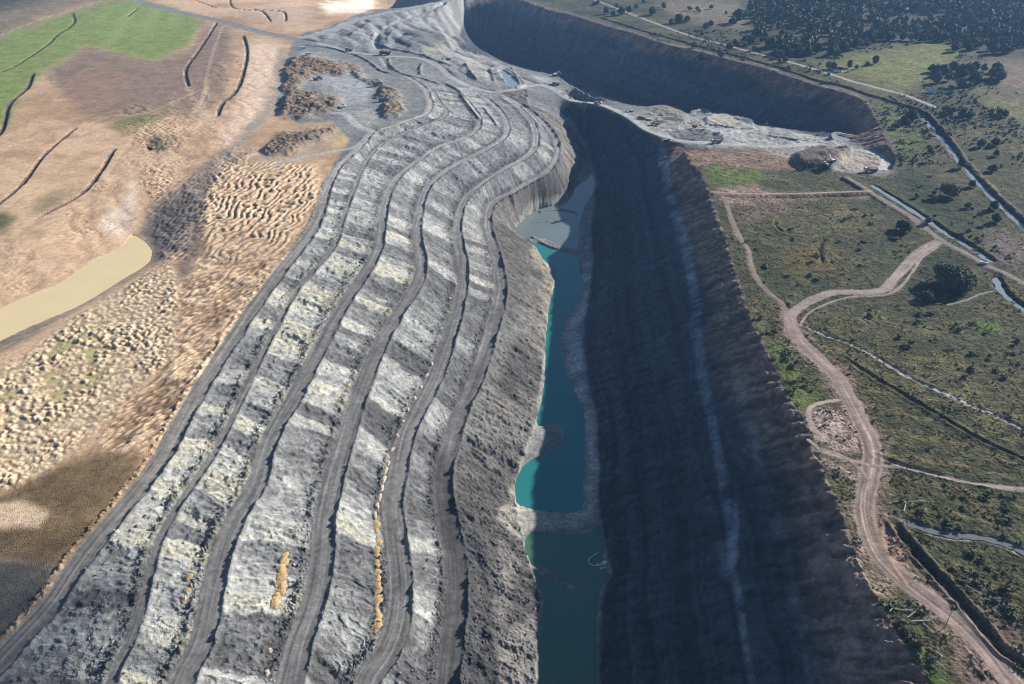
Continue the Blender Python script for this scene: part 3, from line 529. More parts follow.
for q, pts in enumerate([[(200,110),(210,60),(222,25)], [(80,128),(110,118),(150,112),(200,88)], [(0,212),(60,165),(85,130)], [(35,225),(85,200),(120,150),(160,120),(220,112)], [(0,38),(60,15),(100,0)], [(195,112),(207,85)]]):
    L = line(pts, 4); L[:, 2] = base_at(L[:, 0], L[:, 1]); n = near(L, 4); m = np.exp(-((n.d-1.1)/.6)**2)[:, None]*.55*(1-m_pit[n.i])[:, None]; COL[n.i] = COL[n.i]*(1-m)+np.array((.52,.40,.28), f32)*m
for pts, c, al in (([(437,495),(458,500),(474,530),(485,570),(492,640),(498,720),(498,790),(425,790),(434,680),(443,600),(440,540)], (.088,.085,.085), .8), ([(430,455),(446,450),(452,500),(462,540),(452,560),(438,520)], (.06,.058,.06), .7), ([(466,505),(472,530),(482,590),(483,625),(478,650),(474,640),(477,590),(468,540)], (.15,.148,.145), .8)):
    setc(region(pts, 2, 2)*al, c, .15)
for pts in ([(374,36),(373,41),(381,47),(391,50),(419,56),(436,61),(457,69)], [(350,39),(360,31),(372,25),(385,22)], [(350,53),(368,61),(381,71),(396,75)], [(388,58),(392,68),(406,75),(423,79),(444,86)], [(423,62),(420,69),(421,76)], [(443,82),(459,91),(468,101)], [(465,64),(471,75),(478,82)], [(490,70),(495,85)], [(511,67),(519,83)], [(459,93),(471,109),(481,121)], [(482,107),(491,118),(499,129)], [(430,20),(445,25),(458,34)], [(300,45),(330,48),(350,54)], [(405,10),(420,15),(440,14)], [(395,33),(388,42),(390,47)], [(560,92),(580,101),(600,108)], [(640,118),(660,122),(690,122)], [(700,122),(730,127),(760,128)], [(760,136),(790,140),(820,142)], [(655,116),(675,119),(690,120)], [(800,150),(830,152),(860,158)]):
    L = line(pts, -8); L[:, 2] = 0
    for _ in range(3): z_ = base_at(L[:, 0], L[:, 1]); c_ = catmull(pts, 5); L[:, 0], L[:, 1] = U(c_[:, 0], c_[:, 1], z_)
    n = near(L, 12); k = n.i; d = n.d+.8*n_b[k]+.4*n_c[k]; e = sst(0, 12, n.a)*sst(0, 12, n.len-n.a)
    VZ[k] += 2.2*np.exp(-(np.maximum(d, 0)/1.7)**2)*e*(.8+.5*n_b[k]); m = (np.exp(-((d-1.0)/2.0)**2)*(n.s > 0)*.5+.5*np.exp(-(d/1.5)**2))[:, None]*e[:, None]; COL[k] = COL[k]*(1-m*.85)+np.array((.10,.10,.105), f32)*m*.85  # small ridge, with its shaded side also painted dark into the ground
for pts, hw in (([(471,64),(486,68),(500,67)], 2.2), ([(486,68),(487,76),(488,86)], 2.0), ([(640,126),(660,128),(690,126),(706,128)], 2.2), ([(700,143),(730,138),(770,140),(810,143)], 2.0), ([(440,30),(455,52),(470,62)], 3.0)):
    L = line(pts, -10)
    for _ in range(3): z_ = base_at(L[:, 0], L[:, 1]); c_ = catmull(pts, 5); L[:, 0], L[:, 1] = U(c_[:, 0], c_[:, 1], z_)
    n = near(L, 6); m = sst(hw+1, hw-.5, n.d+.6*n_b[n.i])[:, None]*.85; COL[n.i] = COL[n.i]*(1-m)+np.array((.40,.39,.37), f32)*m
# ---- ponds pressed into the ground
WATERS = []
def pond(poly, z, slope=.30, rim=.10):
    s = sdf(poly, 12.0)+.4*n_b+.25*n_c
    k = s < 0; VZ[k] = np.minimum(VZ[k], z-.15+np.maximum(s[k], -8)*slope)
    k = (s >= 0) & (s < 8); VZ[k] = np.maximum(VZ[k], z+.12+s[k]*rim); return s
POOLS = []
for pts, zz in (([(498,72),(505,71),(519,84),(509,86)], -14), ([(697,113),(704,112),(703,116),(696,117)], -30), ([(733,119),(744,121),(746,124),(738,123)], -28), ([(831,150),(838,149),(840,153),(832,154)], -7), ([(838,136),(852,139),(850,142),(840,140)], -14), ([(664,120),(676,121),(674,123),(664,123)], -18)):
    c_ = np.mean(pts, 0)
    for _ in range(12): x, y = U(*c_, zz); zz = .5*zz+.5*float(base_at(x, y))
    pl = poly_px(pts, zz); POOLS.append((pl, zz)); pond(pl, zz, .3, .25)
sA = pond(POND_A, WZ); sB = pond(POND_B, WZ); sC = pond(POND_C, WZ); sM = pond(POND_M, -4.0, .1, .06)
wet = np.minimum(np.minimum(sA, sB), sC); setc(np.exp(-(np.maximum(wet, 0)/1.4)**2)*(wet < 6)*.45*sst(-.2, .5, n_b), (.42,.39,.32))
for pts, hw, hg in (([(540,211),(555,209),(568,210),(577,213)], 1.6, .9), ([(533,222),(545,221),(557,220),(567,219)], 1.2, .6), ([(533,236),(545,243),(556,247),(568,249),(579,251)], 1.8, 1.2),
                  ([(527,564),(540,571),(553,577),(566,583),(578,590)], 1.6, .5), ([(540,566),(552,572)], 1.0, .4)):
    L = line(pts, WZ+hg); n = near(L, hw+4); k = n.i; VZ[k] = np.maximum(VZ[k], n.z-(np.maximum(n.d-hw*.4+.3*n_b[k], 0)/hw)**1.5*1.2); m = sst(hw+1, hw-.5, n.d)[:, None]*.6; COL[k] = COL[k]*(1-m)+np.array((.23,.21,.18), f32)*m
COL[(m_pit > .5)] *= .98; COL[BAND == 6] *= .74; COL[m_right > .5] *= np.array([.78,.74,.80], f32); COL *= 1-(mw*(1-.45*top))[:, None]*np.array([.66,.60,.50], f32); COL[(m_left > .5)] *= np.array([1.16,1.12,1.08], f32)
q = (ROADID > 0) & (ROADID < 7); COL[q] *= np.array([1.18, 1.14, 1.10], f32)
wd = region([(740,5),(790,-30),(1090,-30),(1090,66),(1010,56),(960,50),(930,38),(880,42),(850,50),(820,56),(792,60),(768,50),(750,30)], 3); setc(wd, (.03,.034,.018), .3)  # shade under the woodland painted into the ground colour
gr_ = fbm(VX, VY, 4.0, 5, 57, .78); COL *= (1+.26*gr_*(1-.68*(m_left > .5)))[:, None]
COL = np.clip(COL, .012, .8)
print('shaped', time.time()-T0)
# ------------------------------------------------------------------ materials
def ground_mat(name, scale, cvar, bump, rough=.95, scale2=None):
    m = bpy.data.materials.new(name); m.use_nodes = True; t = m.node_tree; b = t.nodes['Principled BSDF']
    b.inputs['Roughness'].default_value = rough; b.inputs['Specular IOR Level'].default_value = .15
    at = t.nodes.new('ShaderNodeAttribute'); at.attribute_name = 'Col'
    g = t.nodes.new('ShaderNodeNewGeometry')
    n = t.nodes.new('ShaderNodeTexNoise'); n.inputs['Scale'].default_value = scale*.22; n.inputs['Detail'].default_value = 8; n.inputs['Roughness'].default_value = .82
    t.links.new(g.outputs['Position'], n.inputs['Vector'])
    mr = t.nodes.new('ShaderNodeMapRange'); mr.inputs[1].default_value = .40; mr.inputs[2].default_value = .60; mr.inputs[3].default_value = 1-cvar; mr.inputs[4].default_value = 1+cvar
    t.links.new(n.outputs[0], mr.inputs[0])
    mx = t.nodes.new('ShaderNodeVectorMath'); mx.operation = 'SCALE'; t.links.new(at.outputs['Color'], mx.inputs[0]); t.links.new(mr.outputs[0], mx.inputs['Scale'])
    t.links.new(mx.outputs[0], b.inputs['Base Color'])
    n2 = t.nodes.new('ShaderNodeTexNoise'); n2.inputs['Scale'].default_value = scale2 or scale*1.3; n2.inputs['Detail'].default_value = 4; t.links.new(g.outputs['Position'], n2.inputs['Vector'])
    bp = t.nodes.new('ShaderNodeBump'); bp.inputs['Strength'].default_value = 1; bp.inputs['Distance'].default_value = bump
    t.links.new(n2.outputs[0], bp.inputs['Height']); t.links.new(bp.outputs[0], b.inputs['Normal']); return m
M_SPOIL = ground_mat('spoil_rock', 1.8, .36, .7); M_ROAD = ground_mat('haul_road_dust', 1.8, .2, .1); M_SOIL = ground_mat('stripped_soil', 1.5, .2, .35)
M_SCRUB = ground_mat('scrub_ground', .9, .55, .9, 1.0, .7); M_WALL = ground_mat('coal_wall', 1.0, .4, .8, .9)
# ------------------------------------------------------------------ ground split into its pieces
CO = np.stack([VX, VY, VZ], 1).astype(f32)
IDX = np.arange(NR*NC).reshape(NR, NC)
Q = np.stack([IDX[:-1, :-1], IDX[:-1, 1:], IDX[1:, 1:], IDX[1:, :-1]], -1).reshape(-1, 4)
# smooth normals of the whole sheet so pieces meet without seams
G = CO.reshape(NR, NC, 3); du = np.gradient(G, axis=1); dv = np.gradient(G, axis=0); NRM = np.cross(du, dv).reshape(-1, 3); NRM /= np.linalg.norm(NRM, axis=1)[:, None]
if NRM[:, 2].mean() < 0: NRM = -NRM
vid = np.full(NV, 99, np.int16)
vid[m_right > .5] = 1; vid[m_left > .5] = 2; vid[(m_pit > .5)] = 3
vid[(m_left > .5) & ((mnd > .5) | (mnd2 > .5) | (wr > .5))] = 4
grn = region([(0,133),(13,117),(20,97),(43,73),(67,57),(93,45),(120,53),(157,62),(187,48),(205,18),(133,-2),(100,2),(73,12),(40,22),(0,36),(-160,60),(-160,230)], 1) > .5
vid[(m_left > .5) & grn] = 5
vid[(m_wall > .5)] = 6; vid[(m_fw > .5)] = 7; vid[FL > .5] = 8
for i in range(1, 7): vid[(BAND == i) & (vid == 3)] = 20+i
vid[ROADID > 0] = 40+ROADID[ROADID > 0]
vid[vid == 99] = 1
NAMES = {1: ('scrubland', M_SCRUB), 2: ('stripped_ground', M_SOIL), 3: ('pit_ground', M_SPOIL), 4: ('mounded_ground', M_SOIL), 5: ('pasture', M_SOIL), 6: ('pit_wall', M_WALL), 7: ('far_pit_wall', M_WALL), 8: ('pit_floor', M_SPOIL)}
for i in range(1, 7): NAMES[20+i] = ('spoil_slope', M_SPOIL)
for i in (1, 2, 3, 4, 5, 6, 10, 11, 12): NAMES[40+i] = ('haul_road', M_ROAD)
for i in range(13, 30): NAMES[40+i] = ('dirt_road', M_ROAD)
fid = vid[Q[:, 0]]
def link(o, parent=None):
    sc.collection.objects.link(o)
    if parent is not None: o.parent = parent
    return o
def mesh_np(name, co, faces, mat, cols=None, nrm=None):
    me = bpy.data.meshes.new(name); nf, k = faces.shape
    me.vertices.add(len(co)); me.vertices.foreach_set('co', co.astype(f32).ravel())
    me.loops.add(nf*k); me.loops.foreach_set('vertex_index', faces.astype(np.int32).ravel())
    me.polygons.add(nf); me.polygons.foreach_set('loop_start', np.arange(0, nf*k, k, dtype=np.int32))
    me.update(calc_edges=True)
    me.polygons.foreach_set('use_smooth', np.ones(nf, bool))
    if cols is not None:
        a = me.color_attributes.new('Col', 'FLOAT_COLOR', 'POINT'); a.data.foreach_set('color', np.c_[cols, np.ones(len(cols))].astype(f32).ravel())
    if nrm is not None: me.normals_split_custom_set_from_vertices(nrm)
    me.materials.append(mat); return me
for r in np.unique(fid):
    nm, mt = NAMES.get(int(r), ('scrubland', M_SCRUB))
    F = Q[fid == r]; u, inv = np.unique(F, return_inverse=True)
    me = mesh_np(nm, CO[u], inv.reshape(-1, 4), mt, COL[u], NRM[u])
    o = link(bpy.data.objects.new(nm, me)); o['kind'] = 'structure'
print('ground built', time.time()-T0)
# ------------------------------------------------------------------ water
def water_mat(name, col, rough=.06, tint2=None):
    m = bpy.data.materials.new(name); m.use_nodes = True; t = m.node_tree; b = t.nodes['Principled BSDF']
    b.inputs['Roughness'].default_value = rough; b.inputs['IOR'].default_value = 1.33
    g = t.nodes.new('ShaderNodeNewGeometry'); n = t.nodes.new('ShaderNodeTexNoise'); n.inputs['Scale'].default_value = .05; n.inputs['Detail'].default_value = 3
    t.links.new(g.outputs['Position'], n.inputs['Vector']); mx = t.nodes.new('ShaderNodeMix'); mx.data_type = 'RGBA'
    mx.inputs['A'].default_value = (*col, 1); mx.inputs['B'].default_value = (*(tint2 or [c*.85 for c in col]), 1); t.links.new(n.outputs[0], mx.inputs['Factor']); t.links.new(mx.outputs['Result'], b.inputs['Base Color'])
    n2 = t.nodes.new('ShaderNodeTexNoise'); n2.inputs['Scale'].default_value = .8; bp = t.nodes.new('ShaderNodeBump'); bp.inputs['Distance'].default_value = .015; t.links.new(g.outputs['Position'], n2.inputs['Vector']); t.links.new(n2.outputs[0], bp.inputs['Height']); t.links.new(bp.outputs[0], b.inputs['Normal'])
    return m
def grow(poly, d):
    t = np.roll(poly, -1, 0)-np.roll(poly, 1, 0); t /= np.maximum(np.linalg.norm(t, axis=1), 1e-6)[:, None]; n = np.c_[t[:, 1], -t[:, 0]]
    a = np.sum(poly[:, 0]*np.roll(poly[:, 1], -1)-np.roll(poly[:, 0], -1)*poly[:, 1]); return poly+n*d*(1 if a > 0 else -1)
def water(name, poly, z, mat, d=2.5):
    bm = bmesh.new(); p = grow(poly, d); vs_ = [bm.verts.new((x, y, z)) for x, y in p]
    es = [bm.edges.new((vs_[i], vs_[(i+1) % len(vs_)])) for i in range(len(vs_))]
    bmesh.ops.triangle_fill(bm, edges=es, use_beauty=True, use_dissolve=False, normal=(0, 0, 1))
    me = bpy.data.meshes.new(name); bm.to_mesh(me); bm.free(); me.materials.append(mat)
    o = link(bpy.data.objects.new(name, me)); o['kind'] = 'structure'; return o
W_TEAL = water_mat('turquoise_water', (.030,.205,.20), .05); W_DULL = water_mat('dull_green_water', (.075,.165,.125), .05); W_GREY = water_mat('grey_water', (.17,.215,.22), .05); W_MUD = water_mat('muddy_water', (.76,.60,.34), .12); W_DITCH = water_mat('ditch_water', (.25,.28,.31), .05)
water('pond_water', POND_A, WZ, W_GREY, 1.5); water('pond_water', POND_B, WZ, W_TEAL, 1.5); water('pond_water', POND_C, WZ, W_DULL, 1.5); water('muddy_pond_water', POND_M, -4.0, W_MUD, 2)
for pl, zz in POOLS: water('pool_water', pl, zz, W_DITCH, .8)
def strip(name, L, hw, z, mat):
    N = normals(L); wv = hw*(1+.25*np.sin(np.arange(len(L))*1.7)); a = np.c_[L[:, :2]+N*wv[:, None], np.full(len(L), z)]; b = np.c_[L[:, :2]-N*wv[:, None], np.full(len(L), z)]
    n = len(L); F = np.array([[i, i+1, n+i+1, n+i] for i in range(n-1)]); me = mesh_np(name, np.vstack([a, b]), F, mat); o = link(bpy.data.objects.new(name, me)); o['kind'] = 'structure'; return o
strip('canal_water', C1, 2.0, -1.5, W_DITCH); strip('canal_water', C1b, 2.0, -1.5, W_DITCH); strip('canal_water', C2, 2.2, -2.0, W_DITCH); strip('stream_water', S1, 1.3, -.62, water_mat('stream_water', (.16,.17,.17), .1))
# ------------------------------------------------------------------ helpers for things
GZ = VZ.reshape(NR, NC)
def gz(x, y):
    x = np.asarray(x, float); y = np.asarray(y, float); r = np.hypot(x, y); fi = np.clip(np.interp(r, rr, np.arange(NR)), 0, NR-1.001)
    i = fi.astype(int); a = fi-i; th = np.arctan2(x, y)
    T_ = THr[i]*(1-a)+THr[i+1]*a; fj = np.clip((th/T_+1)/2*(NC-1), 0, NC-1.001); j = fj.astype(int); b = fj-j
    return GZ[i, j]*(1-a)*(1-b)+GZ[i+1, j]*a*(1-b)+GZ[i, j+1]*(1-a)*b+GZ[i+1, j+1]*a*b
def at(px, py, z=0.0):
    for _ in range(14):
        x, y = U(px, py, z); z = .5*z+.5*float(gz(x, y))
    x, y = U(px, py, z); return float(x), float(y), float(gz(x, y))
def tag(o, label, cat, group=None):
    o['label'] = label; o['category'] = cat
    if group: o['group'] = group
    return o
def empty(name, loc, rz=0, s=1.0):
    o = bpy.data.objects.new(name, None); o.location = loc; o.rotation_euler = (0, 0, rz); o.scale = (s, s, s); return link(o)
def copy_tree(o, parent=None):
    c = o.copy(); link(c)
    if parent is not None: c.parent = parent
    for ch in list(o.children): copy_tree(ch, c)
    return c
def mat(name, col, rough=.7, metal=0.0, var=.2, scale=2.0, rnd=0.0, trans=0.0):
    m = bpy.data.materials.new(name); m.use_nodes = True; t = m.node_tree; b = t.nodes['Principled BSDF']; b.inputs['Roughness'].default_value = rough; b.inputs['Metallic'].default_value = metal
    tc = t.nodes.new('ShaderNodeTexCoord'); n = t.nodes.new('ShaderNodeTexNoise'); n.inputs['Scale'].default_value = scale; n.inputs['Detail'].default_value = 4; t.links.new(tc.outputs['Object'], n.inputs['Vector'])
    mr = t.nodes.new('ShaderNodeMapRange'); mr.inputs[1].default_value = .3; mr.inputs[2].default_value = .7; mr.inputs[3].default_value = 1-var; mr.inputs[4].default_value = 1+var; t.links.new(n.outputs[0], mr.inputs[0])
    vm = t.nodes.new('ShaderNodeVectorMath'); vm.operation = 'SCALE'; vm.inputs[0].default_value = col; t.links.new(mr.outputs[0], vm.inputs['Scale']); src = vm
    if rnd:
        oi = t.nodes.new('ShaderNodeObjectInfo'); r2 = t.nodes.new('ShaderNodeMapRange'); r2.inputs[3].default_value = 1-rnd; r2.inputs[4].default_value = 1+rnd; t.links.new(oi.outputs['Random'], r2.inputs[0])
        v2 = t.nodes.new('ShaderNodeVectorMath'); v2.operation = 'SCALE'; t.links.new(vm.outputs[0], v2.inputs[0]); t.links.new(r2.outputs[0], v2.inputs['Scale']); src = v2
    t.links.new(src.outputs[0], b.inputs['Base Color']); return m
class MB:
    """collects boxes, prisms and tubes into one mesh"""
    def __init__(s): s.v = []; s.f = []
    def add(s, v, f): o = len(s.v); s.v += [tuple(q) for q in v]; s.f += [tuple(i+o for i in q) for q in f]; return s
    def box(s, c, d, taper=1.0, shear=0.0):
        x, y, z = c; a, b, h = d[0]/2, d[1]/2, d[2]/2; v = []
        for k, q in ((-1, 1.0), (1, taper)):
            for i, j in ((-1,-1),(1,-1),(1,1),(-1,1)): v.append((x+i*a*q+(shear if k > 0 else 0), y+j*b*q, z+k*h))
        return s.add(v, [(3,2,1,0),(4,5,6,7),(0,1,5,4),(1,2,6,5),(2,3,7,6),(3,0,4,7)])
    def prism(s, prof, y0, y1):
        n = len(prof); v = [(x, y0, z) for x, z in prof]+[(x, y1, z) for x, z in prof]
        return s.add(v, [tuple(range(n)), tuple(range(2*n-1, n-1, -1))]+[(i, n+i, n+(i+1) % n, (i+1) % n) for i in range(n)])
    def tube(s, p, q, r0, r1, n=6):
        p = Vector(p); q = Vector(q); d = (q-p).normalized(); u = d.orthogonal().normalized(); w_ = d.cross(u); v = []
        for c, r in ((p, r0), (q, r1)):
            for i in range(n): a = 2*math.pi*i/n; v.append(c+u*math.cos(a)*r+w_*math.sin(a)*r)
        return s.add(v, [tuple(range(n))[::-1], tuple(range(n, 2*n))]+[(i, (i+1) % n, n+(i+1) % n, n+i) for i in range(n)])
    def build(s, name, m, parent=None, smooth=False):
        me = bpy.data.meshes.new(name); me.from_pydata(s.v, [], s.f); me.update()
        bm = bmesh.new(); bm.from_mesh(me); bmesh.ops.recalc_face_normals(bm, faces=bm.faces); bm.to_mesh(me); bm.free()
        if smooth: me.polygons.foreach_set('use_smooth', np.ones(len(me.polygons), bool))
        me.materials.append(m); return link(bpy.data.objects.new(name, me), parent)
rng = np.random.RandomState(5); rnd = random.Random(4)
def leaves(n, lobes, size, rs):
    """n small leaf-spray quads spread through a set of ellipsoid lobes"""
    li = rs.choice(len(lobes), n, p=np.array([l[3]*l[4]*l[5] for l in lobes])/sum(l[3]*l[4]*l[5] for l in lobes)); L = np.array(lobes)[li]
    d = rs.normal(size=(n, 3)); d /= np.linalg.norm(d, axis=1)[:, None]; rad = rs.rand(n)**.4
    c = L[:, :3]+d*rad[:, None]*L[:, 3:6]
    nn = d+rs.normal(size=(n, 3))*.6+np.array([0, 0, .3]); nn /= np.linalg.norm(nn, axis=1)[:, None]
    u = np.cross(nn, rs.normal(size=(n, 3))); u /= np.linalg.norm(u, axis=1)[:, None]; v = np.cross(nn, u); s = (size*(.6+.8*rs.rand(n)))[:, None]
    co = np.stack([c-u*s-v*s*.6, c+u*s-v*s*.6, c+u*s*.7+v*s*.7, c-u*s*.7+v*s*.7], 1).reshape(-1, 3)
    return co, np.arange(4*n).reshape(-1, 4)
def flat_mesh(name, co, F, m): me = mesh_np(name, co, F, m); me.polygons.foreach_set('use_smooth', np.zeros(len(F), bool)); return me
LEAF = [mat('dark_foliage', (.050,.064,.028), .85, 0, .4, .5, .3), mat('olive_foliage', (.085,.088,.036), .85, 0, .35, .6, .3), mat('grey_bare_twigs', (.12,.105,.085), .9, 0, .3, .6, .25), mat('bright_foliage', (.065,.092,.028), .85, 0, .35, .6, .25)]
BARK = mat('bark', (.09,.07,.05), .9); DEADWOOD = mat('bleached_wood', (.48,.45,.40), .8)
def tree_proto(kind, h, cr, n, seed, leaf):
    rs = np.random.RandomState(seed); root = empty('tree', (0, 0, 0)); t = MB(); t.tube((0,0,-.5), (.05*h*.3, 0, h*.45), .035*h, .022*h, 7); tips = []
    for i in range(6):
        a = i*1.05+rs.rand(); z0 = h*(.15+.2*rs.rand()); e = (math.cos(a)*cr*.6, math.sin(a)*cr*.6, h*(.3+.4*rs.rand())); t.tube((.03*h*.3, 0, z0), e, .014*h, .005*h, 5); tips.append(e)
    t.build('trunk', BARK, root)
    lob = [(e[0], e[1], e[2], cr*(.35+.2*rs.rand()), cr*(.35+.2*rs.rand()), h*(.2+.1*rs.rand())) for e in tips]+[(0, 0, h*.8, cr*.5, cr*.5, h*.17), (rs.normal()*cr*.2, rs.normal()*cr*.2, h*.62, cr*.75, cr*.75, h*.28), (0, 0, h*.35, cr*.8, cr*.8, h*.25)]
    co, F = leaves(n, lob, .075*h*(.6 if n > 900 else .85), rs); link(bpy.data.objects.new('crown', flat_mesh('crown', co, F, leaf)), root); return root
protos = [tree_proto('a', 12, 5.5, 800, 1, LEAF[0]), tree_proto('b', 10, 4.8, 700, 2, LEAF[1]), tree_proto('c', 13, 4.4, 800, 3, LEAF[0]), tree_proto('d', 9, 4.5, 600, 4, LEAF[3]), tree_proto('e', 11, 4.5, 600, 6, LEAF[2])]
used = [False]*len(protos)
def put_tree(k, px, py, s, label, group):
    x, y, z = at(px, py); o = protos[k] if not used[k] else copy_tree(protos[k]); used[k] = True
    if label is None: label = ('broad dark', 'olive green', 'tall narrow dark', 'bright green', 'greyish half-bare')[k]+' tree on the woodland front edge, '+('left of the lone house', 'above the green field', 'above the tree belt')[int(px > 850)+int(px > 935)]
    o.location = (x, y, z); o.rotation_euler = (0, 0, rnd.random()*6.28); o.scale = (s*rnd.uniform(.9, 1.15),)*2+(s,); tag(o, label, 'tree', group); return o
g1 = 'trees above the far pit wall'
for px, py, k, s in ((606,14,0,1.0),(613,16,1,.9),(621,15,0,1.15),(629,13,2,.9),(636,9,1,.9)): put_tree(k, px, py, s, 'tree in the small grove above the far pit wall beside the pale road', g1)
put_tree(0, 652, 15, 1.15, 'round dark tree standing in pale field left of the lone round tree', g1); put_tree(1, 664, 9, 1.0, 'olive tree at the back of the pale field near top edge', g1)
put_tree(0, 679, 23, 1.2, 'lone round dark tree in the field beyond the pale road', g1); put_tree(1, 711, 9, .75, 'low olive tree on the field hedge near the top edge', g1)
put_tree(2, 737, 22, 1.6, 'tall dark tree at the left end of the woodland', g1)
put_tree(2, 875, 64, .85, 'single dark tree on the bright green field behind the far house', g1); put_tree(0, 867, 66, .5, 'small bush-like tree left of the single dark field tree', g1)
put_tree(2, 849, 68, .8, 'narrow dark tree right beside the lone white house', g1); put_tree(1, 856, 69, .55, 'low olive tree just right of the lone white house', g1)
put_tree(0, 911, 121, 1.1, 'dark tree beside the head of the drainage canal', g1); put_tree(0, 904, 124, .8, 'smaller dark tree left of the canal head', g1); put_tree(1, 896, 129, .6, 'low olive tree on the slope above pit corner', g1)
for i in range(26): put_tree([0,1,0,4,0][i % 5], (930, 953, 977)[i % 3]+rnd.uniform(0, 23), 70+rnd.uniform(0, 15)+(rnd.random() < .3)*2, rnd.uniform(.8, 1.25), ('dark', 'olive', 'dark', 'greyish', 'dark')[i % 5]+' tree in the belt behind the pair of white houses, '+('left', 'middle', 'right')[i % 3]+' part', 'tree belt behind the white houses')
for i in range(16): put_tree([0,1,3][i % 3], rnd.uniform(940, 1005), rnd.uniform(110, 121), rnd.uniform(.45, .75), 'small tree in the thicket below the pair of white houses', 'thicket below the white houses')
for i in range(22): put_tree([0,1,3,0][i % 4], rnd.uniform(898, 1000), rnd.uniform(128, 235), rnd.uniform(.3, .7), ('dark', 'olive', 'bright green', 'dark')[i % 4]+' small tree in the dark scrub between pit corner and canals', 'small trees between pit corner and canals')
for i in range(14): put_tree([1,0,4][i % 3], rnd.uniform(690, 790), rnd.uniform(24, 62), rnd.uniform(.6, 1.1), 'scattered low tree between the pale road and the woodland', 'scattered trees beyond the pale road')
for i in range(46):
    f = i/45; px = lerp(752, 1010, f); py = np.interp(px, [752, 790, 830, 880, 930, 960, 1010], [36, 60, 56, 44, 40, 50, 56])+rnd.uniform(-5, 2)
    put_tree([0,2,0,1,4][int(rnd.random()*5)], px+rnd.uniform(-4, 4), py, rnd.uniform(.9, 1.35), None, 'front edge trees of the woodland')
for i in range(30):
    ln = ((640,3,705,13),(700,9,770,24),(590,4,640,12),(655,24,700,22),(700,34,760,52),(780,62,835,70))[i % 6]; f = rnd.random()
    put_tree([1,0,3,4][i % 4], lerp(ln[0], ln[2], f)+rnd.uniform(-2, 2), lerp(ln[1], ln[3], f)+rnd.uniform(-1, 1), rnd.uniform(.45, .95), ('olive', 'dark', 'bright green', 'greyish')[i % 4]+' hedgerow tree '+('on the field line nearest the top edge', 'on the hedge running to the woodland', 'in the grove row above the far wall', 'on the hedge behind the lone round tree', 'between pale road and woodland', 'beside the pale road near the lone house')[i % 6], 'hedgerow trees')
# the wood behind reads as one mass
def inpoly(poly, px, py): return inside(np.array(poly, float), np.array([px], float), np.array([py], float))[0]
wood = [(748,10),(790,-25),(1090,-25),(1090,62),(1010,52),(960,46),(930,34),(880,38),(850,46),(820,52),(792,55),(768,46),(752,28)]
C_, F_, K_ = [[], [], [], []], [[], [], [], []], [0, 0, 0, 0]; tries = 0; cntw = 0
wp = np.array([at(*p) for p in wood]); b0 = wp.min(0); b1 = wp.max(0)
while cntw < 1500 and tries < 12000:
    tries += 1; x = rng.uniform(b0[0], b1[0]); y = rng.uniform(b0[1], b1[1])
    if not inpoly(wp[:, :2], x, y): continue
    
    if float(fbm(np.array([x]), np.array([y]), 60, 2, 64)[0]) < -.55: continue
    cntw += 1; h = rng.uniform(8, 18); cr = h*rng.uniform(.32, .48); ppx, ppy = P(x, y, 0)
    rv = rng.rand(); k = (2 if rv < .7 else 1) if (835 < ppx < 940 and 18 < ppy < 50) else 3 if (ppx > 945 and ppy < 6) else 0 if rv < .45 else 1 if rv < .8 else 3 if rv < .93 else 2
    lob = [(rng.normal()*cr*.3, rng.normal()*cr*.3, h*q, cr*(1.15-q*.6), cr*(1.15-q*.6), h*.2) for q in (.3, .55, .8)]
    co, F = leaves(84, lob, h*.105, rng); co += np.array([x, y, float(gz(x, y))]); C_[k].append(co); F_[k].append(F+K_[k]); K_[k] += len(co)
for k in range(4):
    if C_[k]: o = link(bpy.data.objects.new('woodland', flat_mesh('woodland', np.vstack(C_[k]), np.vstack(F_[k]), LEAF[k]))); o['kind'] = 'stuff'
# the broad dark tree beside the dirt road, the slender tree by the track
def big_tree(px, py, h, cr, n, seed, leaf, label):
    r = tree_proto('x', h, cr, n, seed, leaf); r.location = at(px, py); tag(r, label, 'tree'); return r
big_tree(950, 286, 13, 13, 4200, 11, LEAF[0], 'broad dark spreading tree beside the pale dirt road and canal')
big_tree(948, 196, 11, 8, 1300, 12, LEAF[0], 'dark rounded tree in the scrub above the canal'); big_tree(925, 300, 6, 5, 700, 14, LEAF[0], 'low dark thicket tree below the broad spreading tree')
st_ = empty('slender_tree', at(945, 627)); q = MB(); q.tube((0,0,-.3), (.5,.6,8.0), .16, .07, 6); q.tube((.4,.5,6.5), (1.4,.4,8.6), .05, .02, 5); q.tube((.45,.5,7), (-.4,1.2,8.8), .05, .02, 5); q.build('trunk', BARK, st_)
co, F = leaves(140, [(.6,.7,8.6,1.3,1.2,.8), (1.3,.3,8.4,.8,.8,.5)], .22, rng); link(bpy.data.objects.new('crown', flat_mesh('crown', co, F, LEAF[3])), st_); tag(st_, 'slender bare-stemmed tree standing across the wide dirt track', 'tree')
